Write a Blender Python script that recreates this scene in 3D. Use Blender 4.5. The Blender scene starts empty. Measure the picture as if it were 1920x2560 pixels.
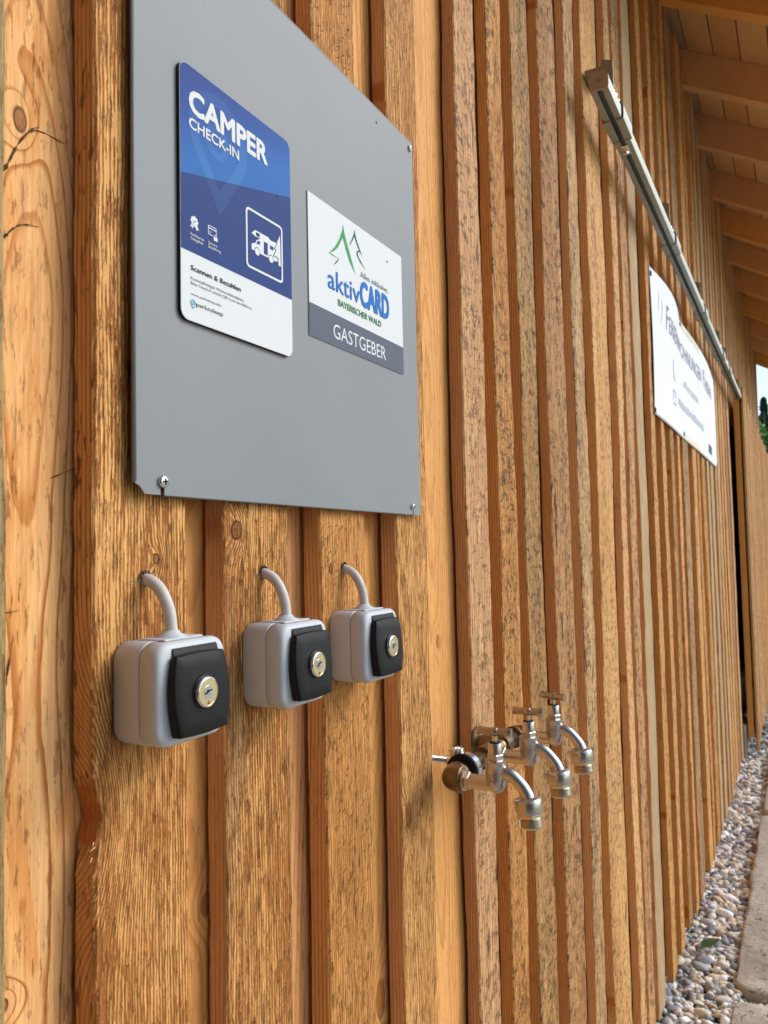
import bpy, bmesh, math, random
import numpy as np
from mathutils import Vector, Matrix

random.seed(7)
rng = np.random.default_rng(7)
SC = bpy.context.scene
COL = SC.collection
PI = math.pi

# ------------------------------------------------------------------ camera
F_PX = 1923.0
cam_d = bpy.data.cameras.new('camera')
cam = bpy.data.objects.new('camera', cam_d)
COL.objects.link(cam)
CR = Vector((0.47834, -0.87792, -0.02107)); CU = Vector((-0.03673, -0.04398, 0.99836)); CF = Vector((0.87741, 0.47678, 0.05328))
m = Matrix((CR, CU, -CF)).transposed().to_4x4()
m.translation = Vector((0, -0.43, 1.68))
cam.matrix_world = m
cam_d.sensor_fit = 'VERTICAL'; cam_d.sensor_height = 36.0
cam_d.lens = F_PX / 2560 * 36.0
cam_d.clip_start = 0.01; cam_d.clip_end = 2000
cam_d.dof.use_dof = True; cam_d.dof.focus_distance = 0.78; cam_d.dof.aperture_fstop = 16.0
SC.camera = cam

# ------------------------------------------------------------------ sky, sun, exposure
SUN = Vector((0.50, -0.64, 0.58)).normalized()
elev = math.asin(SUN.z); azim = math.atan2(SUN.x, SUN.y)
world = bpy.data.worlds.new('World'); SC.world = world; world.use_nodes = True
wn = world.node_tree
sky = wn.nodes.new('ShaderNodeTexSky'); sky.sky_type = 'NISHITA'; sky.sun_disc = False
sky.sun_elevation = elev; sky.sun_rotation = azim; sky.air_density = 1.0; sky.dust_density = 1.2; sky.ozone_density = 1.0
bg = wn.nodes['Background']; bg.inputs['Strength'].default_value = 0.15
wn.links.new(sky.outputs[0], bg.inputs['Color'])
sd = bpy.data.lights.new('sun', 'SUN'); sd.energy = 1.5; sd.angle = math.radians(30); sd.color = (1.0, 0.985, 0.955)
so = bpy.data.objects.new('sun', sd); COL.objects.link(so)
so.rotation_euler = SUN.to_track_quat('Z', 'Y').to_euler()
SC.view_settings.view_transform = 'Standard'; SC.view_settings.look = 'None'
SC.view_settings.gamma = 1.0; SC.view_settings.use_curve_mapping = False
SC.view_settings.exposure = 0.62
SC.render.engine = 'CYCLES'
SC.cycles.max_bounces = 8; SC.cycles.diffuse_bounces = 4; SC.cycles.use_denoising = True

# ------------------------------------------------------------------ helpers
def S(r, g, b):
    f = lambda c: (c/255/12.92) if c/255 <= 0.04045 else ((c/255+0.055)/1.055)**2.4
    return (f(r), f(g), f(b), 1.0)

class NT:
    """small node-tree writer"""
    def __init__(s, name):
        s.m = bpy.data.materials.new(name); s.m.use_nodes = True
        s.t = s.m.node_tree; s.b = s.t.nodes['Principled BSDF']
    def put(s, sock, v):
        if hasattr(v, 'is_linked') or hasattr(v, 'links'): s.t.links.new(v, sock)
        elif isinstance(v, (int, float)) and hasattr(sock.default_value, '__len__'): sock.default_value = [v]*len(sock.default_value)
        else: sock.default_value = v
    def n(s, kind, out=0, **kw):
        nd = s.t.nodes.new('ShaderNode'+kind)
        for k, v in kw.items():
            if k.startswith('i_'):
                key = k[2:]; key = int(key) if key.isdigit() else key.replace('_', ' ')
                s.put(nd.inputs[key], v)
            else: setattr(nd, k, v)
        return nd.outputs[out]
    def math(s, op, a, b=0.0, c=0.0, clamp=False):
        nd = s.t.nodes.new('ShaderNodeMath'); nd.operation = op; nd.use_clamp = clamp
        for i, v in enumerate((a, b, c)): s.put(nd.inputs[i], v)
        return nd.outputs[0]
    def vmath(s, op, a, b):
        nd = s.t.nodes.new('ShaderNodeVectorMath'); nd.operation = op
        s.put(nd.inputs[0], a); s.put(nd.inputs[1], b); return nd.outputs[0]
    def noise(s, vec, scale=1.0, detail=2.0, rough=0.5, dist=0.0):
        return s.n('TexNoise', i_Vector=vec, i_Scale=scale, i_Detail=detail, i_Roughness=rough, i_Distortion=dist)
    def step(s, v, lo, hi, a=0.0, b=1.0):
        nd = s.t.nodes.new('ShaderNodeMapRange'); nd.interpolation_type = 'SMOOTHSTEP'
        for i, x in enumerate((v, lo, hi, a, b)): s.put(nd.inputs[i], x)
        return nd.outputs[0]
    def lin(s, v, lo, hi, a=0.0, b=1.0):
        nd = s.t.nodes.new('ShaderNodeMapRange'); nd.clamp = True
        for i, x in enumerate((v, lo, hi, a, b)): s.put(nd.inputs[i], x)
        return nd.outputs[0]
    def mix(s, fac, a, b, mode='MIX'):
        nd = s.t.nodes.new('ShaderNodeMix'); nd.data_type = 'RGBA'; nd.blend_type = mode; nd.clamp_factor = True
        s.put(nd.inputs['Factor'], fac); s.put(nd.inputs['A'], a) if False else None
        ia = [i for i in nd.inputs if i.name == 'A' and i.type == 'RGBA'][0]; ib = [i for i in nd.inputs if i.name == 'B' and i.type == 'RGBA'][0]
        s.put(ia, a); s.put(ib, b)
        return [o for o in nd.outputs if o.type == 'RGBA'][0]
    def ramp(s, v, stops, interp='LINEAR'):
        nd = s.t.nodes.new('ShaderNodeValToRGB'); nd.color_ramp.interpolation = interp
        e = nd.color_ramp.elements
        while len(e) < len(stops): e.new(0.5)
        for el, (p, c) in zip(e, stops): el.position = p; el.color = c
        s.put(nd.inputs[0], v); return nd.outputs[0]
    def bump(s, h, strength=0.5, dist=0.001):
        nd = s.t.nodes.new('ShaderNodeBump'); nd.inputs['Strength'].default_value = strength; nd.inputs['Distance'].default_value = dist
        s.put(nd.inputs['Height'], h); s.t.links.new(nd.outputs[0], s.b.inputs['Normal'])
    def xyz(s, v):
        nd = s.t.nodes.new('ShaderNodeSeparateXYZ'); s.put(nd.inputs[0], v); return nd.outputs
    def comb(s, x, y, z):
        nd = s.t.nodes.new('ShaderNodeCombineXYZ')
        for i, v in enumerate((x, y, z)): s.put(nd.inputs[i], v)
        return nd.outputs[0]
    def obj(s): return s.n('TexCoord', out=3)
    def rnd(s): return s.n('ObjectInfo', out=5)
    def fin(s, col=None, rough=0.6, metal=0.0, spec=0.5):
        if col is not None: s.put(s.b.inputs['Base Color'], col)
        s.put(s.b.inputs['Roughness'], rough); s.put(s.b.inputs['Metallic'], metal)
        s.put(s.b.inputs['Specular IOR Level'], spec); return s.m

def wood(name, base, valley, late, spacing=0.006, xc=0.0, depth=0.01, dv=0.0, warp=0.010, late_k=0.8, ridge=0.0, rs=0.0030,
         dash=0.0, dash_ang=0.5, speck=0.4, fibre=0.2, grey=0.3, dirt=0.3, patch=0.5, knots=(), var=0.0, bump=0.6, sharp=0.40, blot=0.0, resin=0.0, tint=(0.95, 0.86, 0.74), kdark=1.0, sine=0.10):
    """procedural sawn spruce: base = pale wood, valley = honey wood between torn fibre ridges, late = latewood lines"""
    t = NT(name); P = t.obj(); rn = t.rnd()
    r7 = t.math('FRACT', t.math('MULTIPLY', rn, 7.31)); r13 = t.math('FRACT', t.math('MULTIPLY', rn, 13.7))
    Q = t.vmath('ADD', P, t.comb(t.math('MULTIPLY', rn, 17.0), t.math('MULTIPLY', r7, 9.0), t.math('MULTIPLY', r13, 23.0)))
    x, y, z = t.xyz(P); qx, qy, qz = t.xyz(Q)
    scl = lambda sx, sz: t.vmath('MULTIPLY', Q, (sx, sx, sz))
    w1 = t.math('SUBTRACT', t.noise(scl(7, 1.3), 1.0, 2.0), 0.5)
    w2 = t.math('SUBTRACT', t.noise(scl(60, 14), 1.0, 3.0), 0.5)
    xo = t.math('ADD', xc, t.math('MULTIPLY', t.math('SUBTRACT', r7, 0.5), var*0.10)) if var else xc
    xx = t.math('ADD', t.math('SUBTRACT', x, xo), t.math('MULTIPLY', w1, warp*4))
    dz_ = t.math('MULTIPLY', t.math('SUBTRACT', t.noise(t.comb(rn, 3.3, t.math('MULTIPLY', qz, 1.9)), 1.0, 1.0), 0.5), dv*2) if dv else 0.0
    yy = t.math('ADD', t.math('ADD', y, depth), dz_)
    r = t.math('SQRT', t.math('ADD', t.math('MULTIPLY', xx, xx), t.math('MULTIPLY', yy, yy)))
    r = t.math('ADD', r, t.math('MULTIPLY', w2, spacing*0.45))
    kmask = None; krim = None; kwarp = None
    for (kx, kz, rx, rz, amp) in knots:
        dx = t.math('DIVIDE', t.math('SUBTRACT', x, kx), rx); dz = t.math('DIVIDE', t.math('SUBTRACT', z, kz), rz)
        d2 = t.math('ADD', t.math('MULTIPLY', dx, dx), t.math('MULTIPLY', dz, dz))
        d2 = t.math('ADD', d2, t.math('MULTIPLY', w2, 0.9))
        g = t.math('MULTIPLY', t.math('EXPONENT', t.math('MULTIPLY', d2, -0.13)), amp)
        r = t.math('ADD', r, g)
        km = t.step(d2, 1.05, 0.75); kr = t.math('MULTIPLY', t.step(d2, 1.6, 1.05), t.step(d2, 0.65, 0.95))
        kmask = km if kmask is None else t.math('MAXIMUM', kmask, km)
        krim = kr if krim is None else t.math('MAXIMUM', krim, kr)
    fr = t.math('FRACT', t.math('DIVIDE', r, spacing))
    tooth = t.math('MULTIPLY', t.step(fr, sharp, 0.92), t.step(fr, 1.0, 0.955))
    rv = t.noise(t.comb(t.math('MULTIPLY', r, 0.35/spacing), rn, 0.0), 1.0, 2.0)
    tooth = t.math('MULTIPLY', tooth, t.lin(rv, 0.3, 0.6, 0.5, 1.0))
    n_f = t.noise(scl(480, 14), 1.0, 3.0, 0.6)
    n_s = t.noise(scl(230, 48), 1.0, 3.0, 0.65)
    n_p = t.noise(scl(14, 2.2), 1.0, 4.0, 0.6)
    n_p2 = t.noise(t.vmath('ADD', scl(42, 7), (5.2, 1.3, 8.1)), 1.0, 5.0, 0.7, 0.5)
    col = base
    h = t.math('MULTIPLY', n_f, 0.30)
    if ridge:
        # torn fibre ridges that follow the grain, broken up along their length
        ph = t.math('ADD', t.math('DIVIDE', r, rs), t.math('MULTIPLY', t.noise(scl(80, 18), 1.0, 2.0), 0.9))
        sn = t.math('SINE', t.math('MULTIPLY', ph, 2*PI))
        nb = t.noise(scl(270, 34), 1.0, 5.0, 0.72, 0.25)
        v = t.math('ADD', t.math('MULTIPLY', sn, sine), nb)
        v = t.math('ADD', v, t.math('MULTIPLY', t.math('SUBTRACT', n_p2, 0.5), -0.55*patch))
        v = t.math('ADD', v, t.math('MULTIPLY', t.math('SUBTRACT', n_p, 0.5), 0.25))
        m_t = t.step(v, 0.47, 0.55); shd = t.math('MULTIPLY', t.step(v, 0.415, 0.35), 0.7)
        col = t.mix(m_t, t.mix(1-ridge, valley, base), base)
        col = t.mix(t.math('MULTIPLY', shd, ridge), col, S(118, 68, 28))
        h = t.math('ADD', h, t.math('MULTIPLY', m_t, 0.9*ridge)); h = t.math('SUBTRACT', h, t.math('MULTIPLY', shd, 0.6*ridge))
    else:
        col = t.mix(t.math('MULTIPLY', t.step(n_p2, 0.46, 0.62), patch), col, valley)
    col = t.mix(t.math('MULTIPLY', tooth, late_k), col, late)
    h = t.math('ADD', h, t.math('MULTIPLY', tooth, 0.30))
    col = t.mix(t.math('MULTIPLY', t.step(n_p, 0.64, 0.36), 0.30), col, valley)
    m_s = t.math('MULTIPLY', t.step(n_s, 0.565, 0.645), t.lin(n_p2, 0.35, 0.6, 0.45, 1.0))
    col = t.mix(t.math('MULTIPLY', m_s, speck), col, S(96, 56, 24)); h = t.math('SUBTRACT', h, t.math('MULTIPLY', m_s, 0.6*speck))
    if dash:
        c, s_ = math.cos(dash_ang), math.sin(dash_ang)
        u = t.math('ADD', t.math('MULTIPLY', qx, c), t.math('MULTIPLY', qz, s_)); w = t.math('SUBTRACT', t.math('MULTIPLY', qz, c), t.math('MULTIPLY', qx, s_))
        nd = t.noise(t.comb(t.math('MULTIPLY', u, 95), t.math('MULTIPLY', qy, 60), t.math('MULTIPLY', w, 430)), 1.0, 3.0, 0.6)
        md = t.math('MULTIPLY', t.step(nd, 0.59, 0.67), t.step(t.noise(t.vmath('ADD', scl(30, 6), (3, 7, 1)), 1.0, 4.0, 0.65), 0.42, 0.58))
        col = t.mix(t.math('MULTIPLY', md, dash), col, S(104, 62, 28)); h = t.math('SUBTRACT', h, t.math('MULTIPLY', md, 0.7*dash))
    fm = t.lin(n_f, 0.3, 0.7, 1.0-fibre, 1.0+fibre*0.7)
    col = t.mix(1.0, col, t.comb(fm, fm, fm), 'MULTIPLY')
    n_g = t.noise(t.vmath('ADD', scl(24, 2.4), (1.7, 6.1, 2.9)), 1.0, 5.0, 0.7)
    gk = t.math('MULTIPLY', t.step(n_g, 0.50, 0.64), grey)
    if var: gk = t.math('MULTIPLY', gk, t.lin(r7, 0.2, 1.0, 0.25, 1.5))
    col = t.mix(t.math('MULTIPLY', gk, 0.8), col, t.mix(t.lin(n_s, 0.36, 0.62), S(176, 152, 122), S(98, 80, 60)))
    n_d = t.noise(t.vmath('ADD', scl(44, 6.0), (9.7, 2.1, 4.4)), 1.0, 4.0, 0.75)
    col = t.mix(t.math('MULTIPLY', t.step(n_d, 0.63, 0.72), dirt), col, S(72, 48, 28))
    if resin:
        nr = t.noise(t.comb(t.math('MULTIPLY', rn, 31.0), t.math('MULTIPLY', r7, 13.0), t.math('MULTIPLY', qz, 7.0)), 1.0, 2.0, 0.6)
        col = t.mix(t.math('MULTIPLY', t.step(nr, 0.66, 0.70), resin), col, S(176, 96, 30)); col = t.mix(t.math('MULTIPLY', t.step(nr, 0.34, 0.26), 0.5*resin), col, S(150, 122, 92))
    if blot:
        # cross-grain mottling left by the saw and black weather smudges
        nbz = t.noise(t.vmath('ADD', scl(55, 75), (4.1, 8.3, 2.2)), 1.0, 4.0, 0.7)
        mb = t.math('MULTIPLY', t.step(nbz, 0.51, 0.62), t.step(n_g, 0.36, 0.54))
        col = t.mix(t.math('MULTIPLY', mb, 0.85*blot), col, S(92, 66, 42)); h = t.math('SUBTRACT', h, t.math('MULTIPLY', mb, 0.4*blot))
        nk = t.noise(t.vmath('ADD', scl(38, 9.0), (2.1, 5.3, 7.2)), 1.0, 3.0, 0.6)
        col = t.mix(t.math('MULTIPLY', t.step(nk, 0.645, 0.70), 0.85*blot), col, S(48, 36, 26))
    if kmask is not None:
        kc = t.mix(1-kdark, t.mix(t.lin(n_s, 0.35, 0.65), S(112, 70, 34), S(164, 108, 60)), S(190, 118, 58))
        col = t.mix(t.math('MULTIPLY', kmask, 0.85), col, kc); col = t.mix(t.math('MULTIPLY', krim, 0.75*kdark), col, S(60, 36, 18))
        h = t.math('SUBTRACT', h, t.math('MULTIPLY', krim, 0.6))
    if var:
        col = t.n('HueSaturation', i_Color=col, i_Hue=t.lin(r7, 0, 1, 0.494, 0.506), i_Saturation=t.lin(rn, 0, 1, 0.84, 1.06), i_Value=t.lin(r13, 0, 1, 0.84, 1.10))
    col = t.mix(1.0, col, (*tint, 1.0), 'MULTIPLY')
    t.bump(h, bump, 0.0022)
    return t.fin(col, t.lin(n_f, 0.3, 0.7, 0.66, 0.84), 0.0, 0.22)

B1, V1, L1 = S(230, 182, 118), S(192, 138, 75), S(172, 116, 57)
W_LEFT = wood('flat_sawn_spruce', S(238, 190, 130), S(212, 146, 78), S(174, 106, 43), 0.0040, -0.002, 0.036, 0.058, 0.008, 0.95, fibre=0.20, speck=0.55, grey=0.0, dirt=0.25, patch=0.75, tint=(0.98, 0.94, 0.90),
              knots=((-0.0085, 1.979, 0.0045, 0.0080, 0.012), (-0.020, 1.40, 0.006, 0.005, 0.012)), bump=0.6, sharp=0.70)
W_A = wood('fuzzy_sawn_wood', B1, S(184, 118, 58), L1, 0.0060, 0.19, 0.02, 0.0, 0.010, 0.25, 0.85, 0.0034, 0.0, 0.12, 0.60, 0.24, 0.05, 0.20, 1.3,
           knots=((-0.056, 1.503, 0.016, 0.022, 0.040), (0.0126, 1.679, 0.0030, 0.0036, 0.008)), bump=1.0)
W_B = wood('rough_sawn_wood', S(228, 180, 116), S(186, 124, 64), L1, 0.0060, 0.16, 0.02, 0.0, 0.010, 0.25, 0.85, 0.0034, 0.40, 0.40, 0.70, 0.24, 0.60, 0.40, 1.0,
           knots=((-0.0316, 1.702, 0.0068, 0.0074, 0.014), (0.012, 1.06, 0.005, 0.006, 0.01)), bump=1.0)
W_C = wood('specked_sawn_wood', S(218, 166, 100), S(192, 132, 70), L1, 0.0056, 0.15, 0.02, 0.0, 0.010, 0.25, 0.60, 0.0036, 0.85, 0.62, 0.70, 0.20, 0.20, 0.40, 0.6,
           knots=((-0.028, 1.665, 0.003, 0.005, 0.006),), bump=0.9)
W_D = wood('striped_sawn_wood', S(228, 180, 116), S(192, 134, 74), L1, 0.0060, 0.14, 0.02, 0.0, 0.012, 0.35, 0.80, 0.0036, 0.50, 0.45, 0.60, 0.24, 0.15, 0.25, 0.8,
           knots=((-0.028, 1.365, 0.007, 0.014, 0.014), (-0.032, 2.06, 0.007, 0.016, 0.016)), bump=0.9, kdark=0.55)
W_G = wood('weathered_batten_wood', S(228, 184, 126), S(190, 134, 78), L1, 0.0050, 0.08, 0.015, 0.01, 0.010, 0.35, 0.7, 0.0050, 0.80, 0.25, 0.95, 0.30, 0.60, 0.95, 0.6, var=1.0, bump=0.9, blot=1.0, tint=(0.97, 0.90, 0.78))
W_G2 = wood('pale_batten_wood', S(232, 186, 126), S(206, 148, 86), S(184, 130, 68), 0.0060, 0.03, 0.015, 0.02, 0.010, 0.45, 0.45, 0.0050, 0.60, 0.3, 0.85, 0.28, 0.35, 0.90, 0.5, var=1.0, bump=0.7, blot=0.85, tint=(0.97, 0.90, 0.78))
W_GR = wood('grey_batten_wood', S(196, 174, 133), S(170, 144, 104), S(144, 118, 82), 0.0050, 0.06, 0.012, 0.02, 0.010, 0.35, 0.3, 0.0040, 0.3, 0.4, 0.45, 0.24, 1.0, 0.45, 0.5, var=0.6, bump=0.8, tint=(0.97, 0.90, 0.78))
bk = dict(fibre=0.12, speck=0.35, grey=0.10, dirt=0.25, patch=0.45, var=1.0, bump=0.4)
W_BASE = wood('smooth_board_wood', S(230, 178, 114), S(210, 150, 86), S(184, 126, 63), 0.0056, 0.0, 0.02, 0.04, 0.012, 0.75, **bk)
bk['var'] = 0.0
W_BASE8 = wood('knotty_board_wood', S(230, 178, 114), S(210, 150, 86), S(184, 126, 63), 0.0056, 0.0, 0.02, 0.04, 0.012, 0.75, knots=((0.0245, 1.388, 0.0075, 0.0085, 0.016),), **bk, kdark=0.55)
W_BASE10 = wood('curly_board_wood', S(230, 178, 114), S(210, 150, 86), S(184, 126, 63), 0.0050, 0.0, 0.02, 0.05, 0.012, 0.8, knots=((0.020, 1.162, 0.010, 0.020, 0.022),), **bk, kdark=0.55)
W_BASE11 = wood('knot_dotted_board_wood', S(230, 178, 114), S(212, 154, 90), S(184, 128, 66), 0.0050, 0.0, 0.02, 0.03, 0.012, 0.6, knots=((0.010, 1.555, 0.0045, 0.0085, 0.010),), **bk, kdark=0.55)
sk = dict(fibre=0.16, speck=0.25, grey=0.05, dirt=0.15, patch=0.3, bump=0.35)
W_SIDE = wood('batten_edge_wood', S(222, 174, 116), S(204, 154, 98), S(158, 110, 64), 0.0029, 0.3, 0.30, 0.0, 0.006, 0.8, var=1.6, resin=0.8, tint=(0.96, 0.90, 0.82), **sk)
W_SIDE_A = wood('ripped_edge_wood', S(222, 174, 116), S(204, 154, 98), S(158, 110, 64), 0.0029, 0.3, 0.30, 0.0, 0.006, 0.8, knots=((-0.052, 1.503, 0.02, 0.026, 0.05),), kdark=0.15, **dict(sk, bump=1.0, speck=0.8))
W_RAFT = wood('planed_rafter_wood', S(236, 180, 108), S(224, 164, 92), S(208, 146, 78), 0.009, 0.0, 0.01, 0.02, 0.01, 0.4, fibre=0.08, speck=0.12, grey=0.0, dirt=0.10, patch=0.4, var=1.0, bump=0.2, tint=(1.0, 0.95, 0.85))
W_ROOF = wood('roof_board_wood', S(226, 180, 120), S(214, 164, 102), S(198, 146, 84), 0.008, 0.0, 0.01, 0.02, 0.01, 0.4, fibre=0.08, speck=0.12, grey=0.05, dirt=0.10, patch=0.4, var=1.0, bump=0.2, tint=(1.0, 0.95, 0.85))

def plain(name, col, rough=0.55, metal=0.0, spec=0.25, noise=0.0, nscale=60.0, bump=0.0, bscale=400.0):
    t = NT(name)
    c = col
    if noise:
        v = t.lin(t.noise(t.obj(), nscale, 4.0, 0.6), 0.25, 0.75, 1-noise, 1+noise); c = t.mix(1.0, col, t.comb(v, v, v), 'MULTIPLY')
    if bump: t.bump(t.noise(t.obj(), bscale, 3.0), bump, 0.0005)
    return t.fin(c, rough, metal, spec)

def panel_mat():
    t = NT('grey_powder_coated_sheet'); P = t.obj()
    n1 = t.noise(P, 3.0, 3.0); c = t.mix(t.lin(n1, 0.3, 0.7), S(122, 127, 130), S(133, 138, 141))
    # a few fine scratches
    q = t.vmath('ADD', t.vmath('MULTIPLY', P, (9, 9, 9)), t.comb(0, 0, t.math('MULTIPLY', t.noise(P, 6.0, 2.0), 5.0)))
    v = t.n('TexVoronoi', i_Vector=q, i_Scale=1.0, feature='DISTANCE_TO_EDGE')
    sc = t.math('MULTIPLY', t.step(v, 0.012, 0.004), t.step(t.noise(P, 9.0, 2.0), 0.56, 0.64))
    c = t.mix(t.math('MULTIPLY', sc, 0.14), c, S(84, 86, 88))
    t.bump(t.noise(P, 900.0, 2.0), 0.10, 0.0004)
    return t.fin(c, 0.55, 0.0, 0.3)
M_PANEL = panel_mat()
M_WHITE = plain('white_print_film', S(214, 219, 220), 0.60, spec=0.12)
M_NAVY = plain('dark_blue_print', S(40, 64, 120), 0.60, spec=0.12)
M_NAVYL = plain('pin_blue_print', S(48, 77, 132), 0.60, spec=0.12)
M_BLK = plain('black_plastic_edge', S(24, 24, 28), 0.4)
M_INK = plain('black_ink', S(34, 36, 44), 0.5); M_INKG = plain('grey_ink', S(86, 92, 102), 0.5); M_INKL = plain('faded_ink', S(186, 190, 202), 0.6)
M_TEAL = plain('teal_ink', S(74, 160, 178), 0.5)
M_GRN = plain('green_print', S(64, 152, 88), 0.60, spec=0.12); M_DGRN = plain('dark_green_print', S(36, 88, 78), 0.60, spec=0.12); M_TGRN = plain('lettering_green', S(46, 134, 72), 0.60, spec=0.12)
M_BLUE = plain('bright_blue_print', S(36, 112, 190), 0.60, spec=0.12); M_SLATE = plain('slate_print', S(92, 100, 114), 0.60, spec=0.12)
def grad_mat():
    t = NT('blue_gradient_print'); x, y, z = t.xyz(t.obj())
    k = t.lin(t.math('SUBTRACT', z, t.math('MULTIPLY', x, 0.36)), 1.835, 1.935)
    return t.fin(t.ramp(k, [(0, S(46, 104, 172)), (0.42, S(42, 78, 148)), (1, S(40, 58, 122))]), 0.6, 0, 0.12)
M_GRAD = grad_mat()
def grad_mat2():
    t = NT('blue_gradient_pin'); x, y, z = t.xyz(t.obj())
    k = t.lin(t.math('SUBTRACT', z, t.math('MULTIPLY', x, 0.36)), 1.835, 1.935)
    return t.fin(t.ramp(k, [(0, S(60, 114, 178)), (0.42, S(51, 90, 156)), (1, S(50, 72, 134))]), 0.6, 0, 0.12)
M_GRADP = grad_mat2()
M_GREYP = plain('light_grey_housing_plastic', S(194, 201, 205), 0.42, noise=0.02)
M_CABLE = plain('grey_cable_sheath', S(200, 196, 190), 0.45, noise=0.05, nscale=120)
M_LID = plain('anthracite_plastic', S(25, 26, 29), 0.5, spec=0.2, bump=0.15, bscale=1800)
M_CHROME = plain('polished_chrome', (0.75, 0.75, 0.74, 1), 0.12, 1.0)
M_BRASSF = plain('pale_brass_face', (0.86, 0.74, 0.42, 1), 0.30, 1.0, noise=0.06, nscale=500)
M_STEEL = plain('zinc_plated_steel', (0.72, 0.74, 0.76, 1), 0.22, 1.0, noise=0.05, nscale=200)
M_TAP = plain('matt_chromed_brass', (0.56, 0.54, 0.51, 1), 0.30, 1.0, noise=0.04, nscale=300, bump=0.12, bscale=900)
M_HAND = plain('worn_handle_metal', (0.44, 0.37, 0.29, 1), 0.30, 1.0, noise=0.05, nscale=300)
M_TAPB = plain('bright_chromed_brass', (0.66, 0.61, 0.52, 1), 0.24, 1.0, noise=0.03, nscale=300)
M_BRZ = plain('tarnished_gunmetal', (0.20, 0.138, 0.085, 1), 0.42, 1.0, noise=0.22, nscale=160, bump=0.3, bscale=500)
M_COPP = plain('brass_pipe', (0.33, 0.22, 0.115, 1), 0.34, 1.0, noise=0.18, nscale=120)
M_RUBR = plain('black_rubber', S(22, 22, 23), 0.6)
M_GALV = plain('galvanised_steel', (0.36, 0.39, 0.35, 1), 0.55, 0.75, noise=0.14, nscale=45)
M_CAPM = plain('end_cap_steel', (0.40, 0.33, 0.27, 1), 0.5, 0.6, noise=0.08, nscale=60)
M_GALVD = plain('dull_bracket_steel', (0.30, 0.27, 0.23, 1), 0.5, 0.7, noise=0.1, nscale=60)
M_RED = plain('red_marker_paint', S(196, 26, 34), 0.4)
M_DARK = plain('dark_recess', S(14, 14, 15), 0.7)
M_BANNER = plain('white_banner_vinyl', S(224, 228, 238), 0.45, noise=0.02, nscale=3)
M_TAPE = plain('yellowed_adhesive_tape', S(214, 208, 176), 0.4)
M_LINING = plain('dark_light_block_sheet', S(30, 26, 22), 0.9)
M_LEAF = plain('green_leaf', S(58, 84, 50), 0.45, noise=0.15, nscale=60)

def mesh_obj(name, verts, faces, mat, parent=None, smooth=False, mi=None, mats=None):
    me = bpy.data.meshes.new(name); me.from_pydata([tuple(v) for v in verts], [], [tuple(f) for f in faces]); me.update()
    for mm in (mats or [mat]): me.materials.append(mm)
    if mi is not None: me.polygons.foreach_set('material_index', mi)
    if smooth: me.polygons.foreach_set('use_smooth', [True]*len(me.polygons))
    o = bpy.data.objects.new(name, me); COL.objects.link(o)
    if parent: o.parent = parent
    return o

def bm_obj(name, bm, mat, parent=None, smooth=False, mats=None, auto=None):
    me = bpy.data.meshes.new(name); bmesh.ops.recalc_face_normals(bm, faces=bm.faces[:]); bm.to_mesh(me); bm.free()
    for mm in (mats or [mat]): me.materials.append(mm)
    if smooth or auto is not None:
        me.polygons.foreach_set('use_smooth', [True]*len(me.polygons))
        if auto is not None: me.set_sharp_from_angle(angle=math.radians(auto))
    o = bpy.data.objects.new(name, me); COL.objects.link(o)
    if parent: o.parent = parent
    return o

def thing(name, label, cat, loc=(0, 0, 0), group=None):
    o = bpy.data.objects.new(name, None); COL.objects.link(o); o.empty_display_size = 0.05
    o.location = loc; o['label'] = label; o['category'] = cat
    if group: o['group'] = group
    return o
def tag(o, label, cat, group=None):
    o['label'] = label; o['category'] = cat
    if group: o['group'] = group
    return o

def box_bm(lo, hi, bev=0.0, bm=None, seg=1):
    bm2 = bmesh.new(); bmesh.ops.create_cube(bm2, size=1.0)
    for v in bm2.verts:
        for i in range(3): v.co[i] = lo[i] + (v.co[i]+0.5)*(hi[i]-lo[i])
    if bev: bmesh.ops.bevel(bm2, geom=bm2.edges[:], offset=bev, segments=seg, profile=0.5, affect='EDGES')
    if bm is None: return bm2
    me = bpy.data.meshes.new('tmp'); bm2.to_mesh(me); bm2.free(); bm.from_mesh(me); bpy.data.meshes.remove(me); return bm

def lathe_bm(prof, axis='Z', seg=24, bm=None, at=(0, 0, 0), sides=None, caps=True):
    """prof: list of (radius, height) along the axis; sides: polygon side count for hex parts"""
    bm = bm or bmesh.new(); seg = sides or seg; rings = []
    for r, h in prof:
        ring = []
        for k in range(seg):
            an = 2*PI*(k+0.5)/seg; c, s = r*math.cos(an), r*math.sin(an)
            p = {'Z': (c, s, h), 'Y': (c, h, s), 'X': (h, c, s)}[axis]
            ring.append(bm.verts.new((p[0]+at[0], p[1]+at[1], p[2]+at[2])))
        rings.append(ring)
    for a, b in zip(rings, rings[1:]):
        for k in range(seg): bm.faces.new((a[k], a[(k+1) % seg], b[(k+1) % seg], b[k]))
    if caps: bm.faces.new(rings[0]); bm.faces.new(rings[-1])
    return bm

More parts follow.
